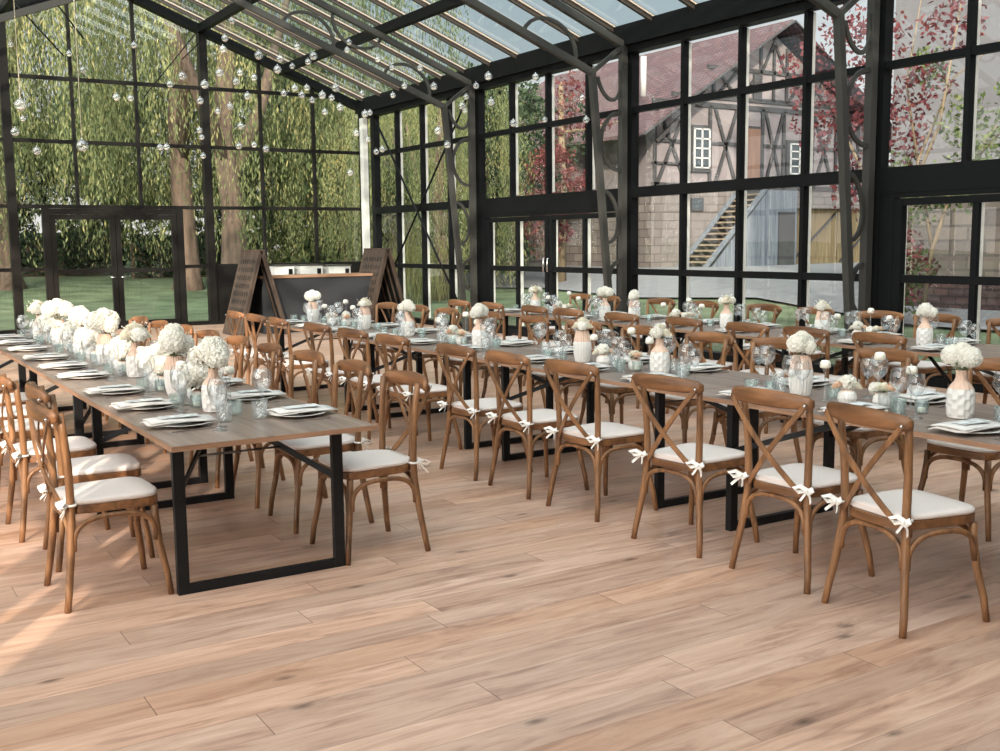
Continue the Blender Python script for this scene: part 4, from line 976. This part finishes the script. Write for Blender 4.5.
D1=Proto(mk_tree(11,M['dgreen'],4.2,9,.8,n=11000,blobs=34)); G1=Proto(mk_tree(12,M['mgreen'],3.0,6,.4,n=7000)); Y1=Proto(mk_tree(13,M['mgreen'],2.4,7.5,2.2,n=4200))
R1=Proto(mk_tree(14,M['maroon'],1.9,6.4,1.2,n=4600,leaf=(.11,.17)))
for p,x,y,rz,s,l,g in [(D1,3,52,0,.85,'dark tree in the distance behind the hedge, left','d'),(D1,12,54,1,.9,'dark tree in the distance behind the hedge, middle','d'),(D1,21,50,2,.9,'dark tree in the distance behind the outbuilding','d'),
  (D1,0.5,46,.2,.75,'dark tree behind the left end of the hedge','d'),(D1,6.2,47,2.2,.75,'dark tree behind the middle of the hedge','d'),(D1,16.5,45,.2,1.1,'dark tree far behind the bar','d'),(G1,15.4,37.5,1.3,1.1,'bright green bush behind the bar and right of the willow trunk','g'),(D1,19.5,31.8,3,.8,'dark tree beside the outbuilding','d'),(G1,20.2,40.0,.5,1.2,'green tree rising over the outbuilding roof','g'),(G1,9.0,44,2,1.0,'bright green bush under the willows','g'),
  (D1,18.6,30.5,0,.62,'small dark tree before the outbuilding','d'),(R1,19.4,28.0,1,.72,'maroon leaved tree before the outbuilding','r'),(D1,26,43.5,1.4,.95,'dark tree behind the barn roof','d'),(D1,-8,50,.4,.9,'dark tree in the distance at the far left','d'),
  (G1,13.5,43,.7,.8,'green bush between lawn and willows','g')]:
    p.place((x,y,gz(x,y)-.05),rz,l,'tree',{'d':'dark trees in the distance','g':'green bushes and trees','y':'yellow green trees','r':'maroon trees'}[g],scale=s)
# maple / shrub near the right window : maroon left, green right, branches
def shrub(name,x,y,z0,mat,seed,blobs,n,leaf,label,trunkpts):
    rs=np.random.RandomState(seed); r=empty(name,(x,y,z0)); P0=[]
    for (cx,cy,cz,br) in blobs:
        k=int(n*br*br); e=rs.normal(0,1,(k,3)); e/=np.linalg.norm(e,axis=1)[:,None]; e*=(br*rs.uniform(.1,1.0,k)**.5)[:,None]; P0.append(np.array([cx,cy,cz])+e)
    quads('foliage',np.vstack(P0),mat,r,leaf[0],leaf[1],rs)
    m=MB()
    for pts,rr_ in trunkpts: m.tube(pts,rr_,6)
    m.build('branches',M['twig'],r); tag(r,label,'tree'); return r
shrub('maroon_maple',16.7,12.95,.05,M['maroon'],21,[(0,.9,4.2,.8),(.2,.2,3.6,.8),(-.1,1.6,3.9,.7),(.3,.9,2.6,.7),(.2,.1,1.4,.6),(-.2,.4,5.2,.7),(.2,-.9,5.4,.6),(.0,2.2,4.9,.6),(.1,-.4,.9,.5),(0,-.6,4.4,.5),(.1,1.4,5.6,.5)],620,(.075,.12),'maroon leaved maple between the third steel column and the barn',
 [([(0,0,0),(.05,.1,1.5),(.1,.3,3),(0,.6,5)],[.07,.06,.04,.015]),([(.05,.1,1.2),(.1,.9,3),(0,1.8,4.6)],[.04,.03,.01]),([(.05,0,1.8),(.1,-.8,3.6),(0,-1.2,5.6)],[.04,.03,.01])])
shrub('green_shrub',16.9,12.45,.05,M['mgreen'],22,[(0,.1,2.3,.55),(.1,-.6,2.6,.6),(.2,-1.3,3.0,.6),(.1,-.7,3.6,.55),(.3,-2.1,3.2,.45),(0,.3,1.1,.5),(.1,.6,.6,.5),(0,0,4.6,.4),(.2,-1.6,3.9,.45),(0,.5,2.9,.35)],900,(.07,.12),'loose yellow green shrub with bare branches before the grey house',
 [([(0,0,0),(.1,-.1,1.4),(.1,-.5,2.6),(.2,-1.2,3.5)],[.045,.04,.03,.01]),([(.1,-.1,1.4),(.0,.2,3),(.1,-.4,4.4),(.1,-1.8,5.2)],[.035,.03,.02,.008]),([(.1,-.5,2.6),(.2,-1.5,3.6),(.2,-3.2,5.0)],[.03,.02,.006]),([(0,.2,3),(0,.5,4.4),(.1,.3,6)],[.025,.02,.008])])
shrub('maroon_vine_tree',20.6,29.0,.3,M['maroon'],23,[(0,0,5.2,.7),(.1,.1,4.2,.5),(0,0,3.3,.45),(.3,-.2,6.2,.7),(.9,-.3,5.2,.4),(1.6,-.3,5.3,.35),(0,.1,2.2,.5),(.6,0,2.6,.5)],520,(.09,.15),'tree stem overgrown with maroon creeper beyond the side door',
 [([(0,0,0),(.05,0,3),(0,0,6.5)],[.16,.14,.08]),([(0,0,4.9),(1.2,-.2,5.1),(2.4,-.3,5.4)],[.07,.05,.02])])
# hedge & fence beyond the lawn
M['fence']=plain('weathered fence',srgb(78,70,60),rough=.95,noise=.3)
rs=np.random.RandomState(31)
for j,(x0,x1,y) in enumerate(((-4,3.5,41.5),(3.5,9.5,42.5),(9.5,14.5,40.5))):
    hgd=empty('hedge',((x0+x1)/2,y,gz((x0+x1)/2,y))); n=9000; w=(x1-x0)
    P0=np.column_stack([rs.uniform(-w/2,w/2,n),rs.normal(0,.35,n),rs.uniform(0,1.5,n)]); quads('foliage',P0,M['dgreen'],hgd,.11,.16,rs)
    m=MB(); m.bb(-w/2,w/2,-.15,.15,-.2,1.3); m.build('inner_growth',M['bark'],hgd)
    tag(hgd,'clipped dark hedge, %s stretch beyond the lawn'%('left','middle','right')[j],'hedge','hedges beyond the lawn')
# unseen house behind the camera, added to shade the foreground
mh=empty('shade_house',(0,0,0)); m=MB(); m.bb(-5.0,24,-12,-4.2,-.1,8.4); m.build('rendered_wall',M['render'],mh)  # wall block of the added shade house
m=MB(); vs=[(-5.4,-3.9,8.3),(24.4,-3.9,8.3),(24.4,-8,11.4),(-5.4,-8,11.4)]; m.add(vs+[(x,y,z-.15) for x,y,z in vs],[(0,1,2,3),(7,6,5,4),(0,4,5,1),(1,5,6,2),(2,6,7,3),(3,7,4,0)]); m.build('tiled_roof',M['tiles'],mh)  # roof of the added shade house
tag(mh,'unseen house added behind the camera to shade the near floor','building')
# grass tufts along the window
rs=np.random.RandomState(41)
tg=empty('reed_clump',(14.6,28.0,0)); n=700; P0=np.column_stack([rs.normal(0,.5,n),rs.normal(0,.5,n),rs.uniform(.1,1.5,n)]); quads('blades',P0,M['ochre'],tg,.03,.9,rs,1); tag(tg,'clump of tall pale grass outside the far window bay','plant')

# ------------------------------------------------------------------ light, sky, camera
w=bpy.data.worlds.new('sky'); bpy.context.scene.world=w; w.use_nodes=True; nt=w.node_tree; L=nt.links.new
bg=nt.nodes['Background']; tc=N(nt,'ShaderNodeTexCoord'); sp=N(nt,'ShaderNodeSeparateXYZ'); L(tc.outputs['Generated'],sp.inputs[0])
cr=N(nt,'ShaderNodeValToRGB'); e=cr.color_ramp.elements; e[0].position=0; e[0].color=srgb(244,241,236); e[1].position=.8; e[1].color=srgb(140,156,166); k=e.new(.22); k.color=srgb(208,218,222); k=e.new(.45); k.color=srgb(160,176,184)
L(sp.outputs['Z'],cr.inputs[0])
# brighter, hazier sky around the low sun behind the camera
sv=-Vector(SUNDIR).normalized(); dp=N(nt,'ShaderNodeVectorMath',operation='DOT_PRODUCT'); L(tc.outputs['Generated'],dp.inputs[0]); dp.inputs[1].default_value=sv
mr=N(nt,'ShaderNodeMapRange'); mr.interpolation_type='SMOOTHSTEP'; mr.inputs['From Min'].default_value=-.35; mr.inputs['From Max'].default_value=.95; mr.inputs['To Min'].default_value=SKY; mr.inputs['To Max'].default_value=SKY*HAZE
L(dp.outputs['Value'],mr.inputs['Value']); L(mr.outputs[0],bg.inputs[1])
m3=N(nt,'ShaderNodeMapRange'); m3.inputs['From Min'].default_value=-.2; m3.inputs['From Max'].default_value=.9; L(dp.outputs['Value'],m3.inputs['Value'])
mc=N(nt,'ShaderNodeMix',data_type='RGBA'); L(m3.outputs[0],mc.inputs[0]); L(cr.outputs[0],mc.inputs[6]); mc.inputs[7].default_value=srgb(255,249,241); L(mc.outputs[2],bg.inputs[0])
sd=bpy.data.lights.new('sun','SUN'); sd.energy=SUN; sd.angle=R(1.2); sd.color=(1,.86,.70); so=bpy.data.objects.new('sun',sd); C.objects.link(so)
so.rotation_euler=Vector(SUNDIR).to_track_quat('-Z','Y').to_euler(); so.location=(-5,-10,20)
cam=bpy.data.cameras.new('camera'); cam.sensor_width=36; cam.lens=38.461; cam.clip_end=300; co=bpy.data.objects.new('camera',cam); C.objects.link(co)
co.matrix_world=Matrix(CAM); bpy.context.scene.camera=co
vs_=bpy.context.scene.view_settings; vs_.view_transform='Standard'; vs_.look='None'; vs_.gamma=1; vs_.use_curve_mapping=False; vs_.exposure=EXPO
bpy.context.scene.display_settings.display_device='sRGB'
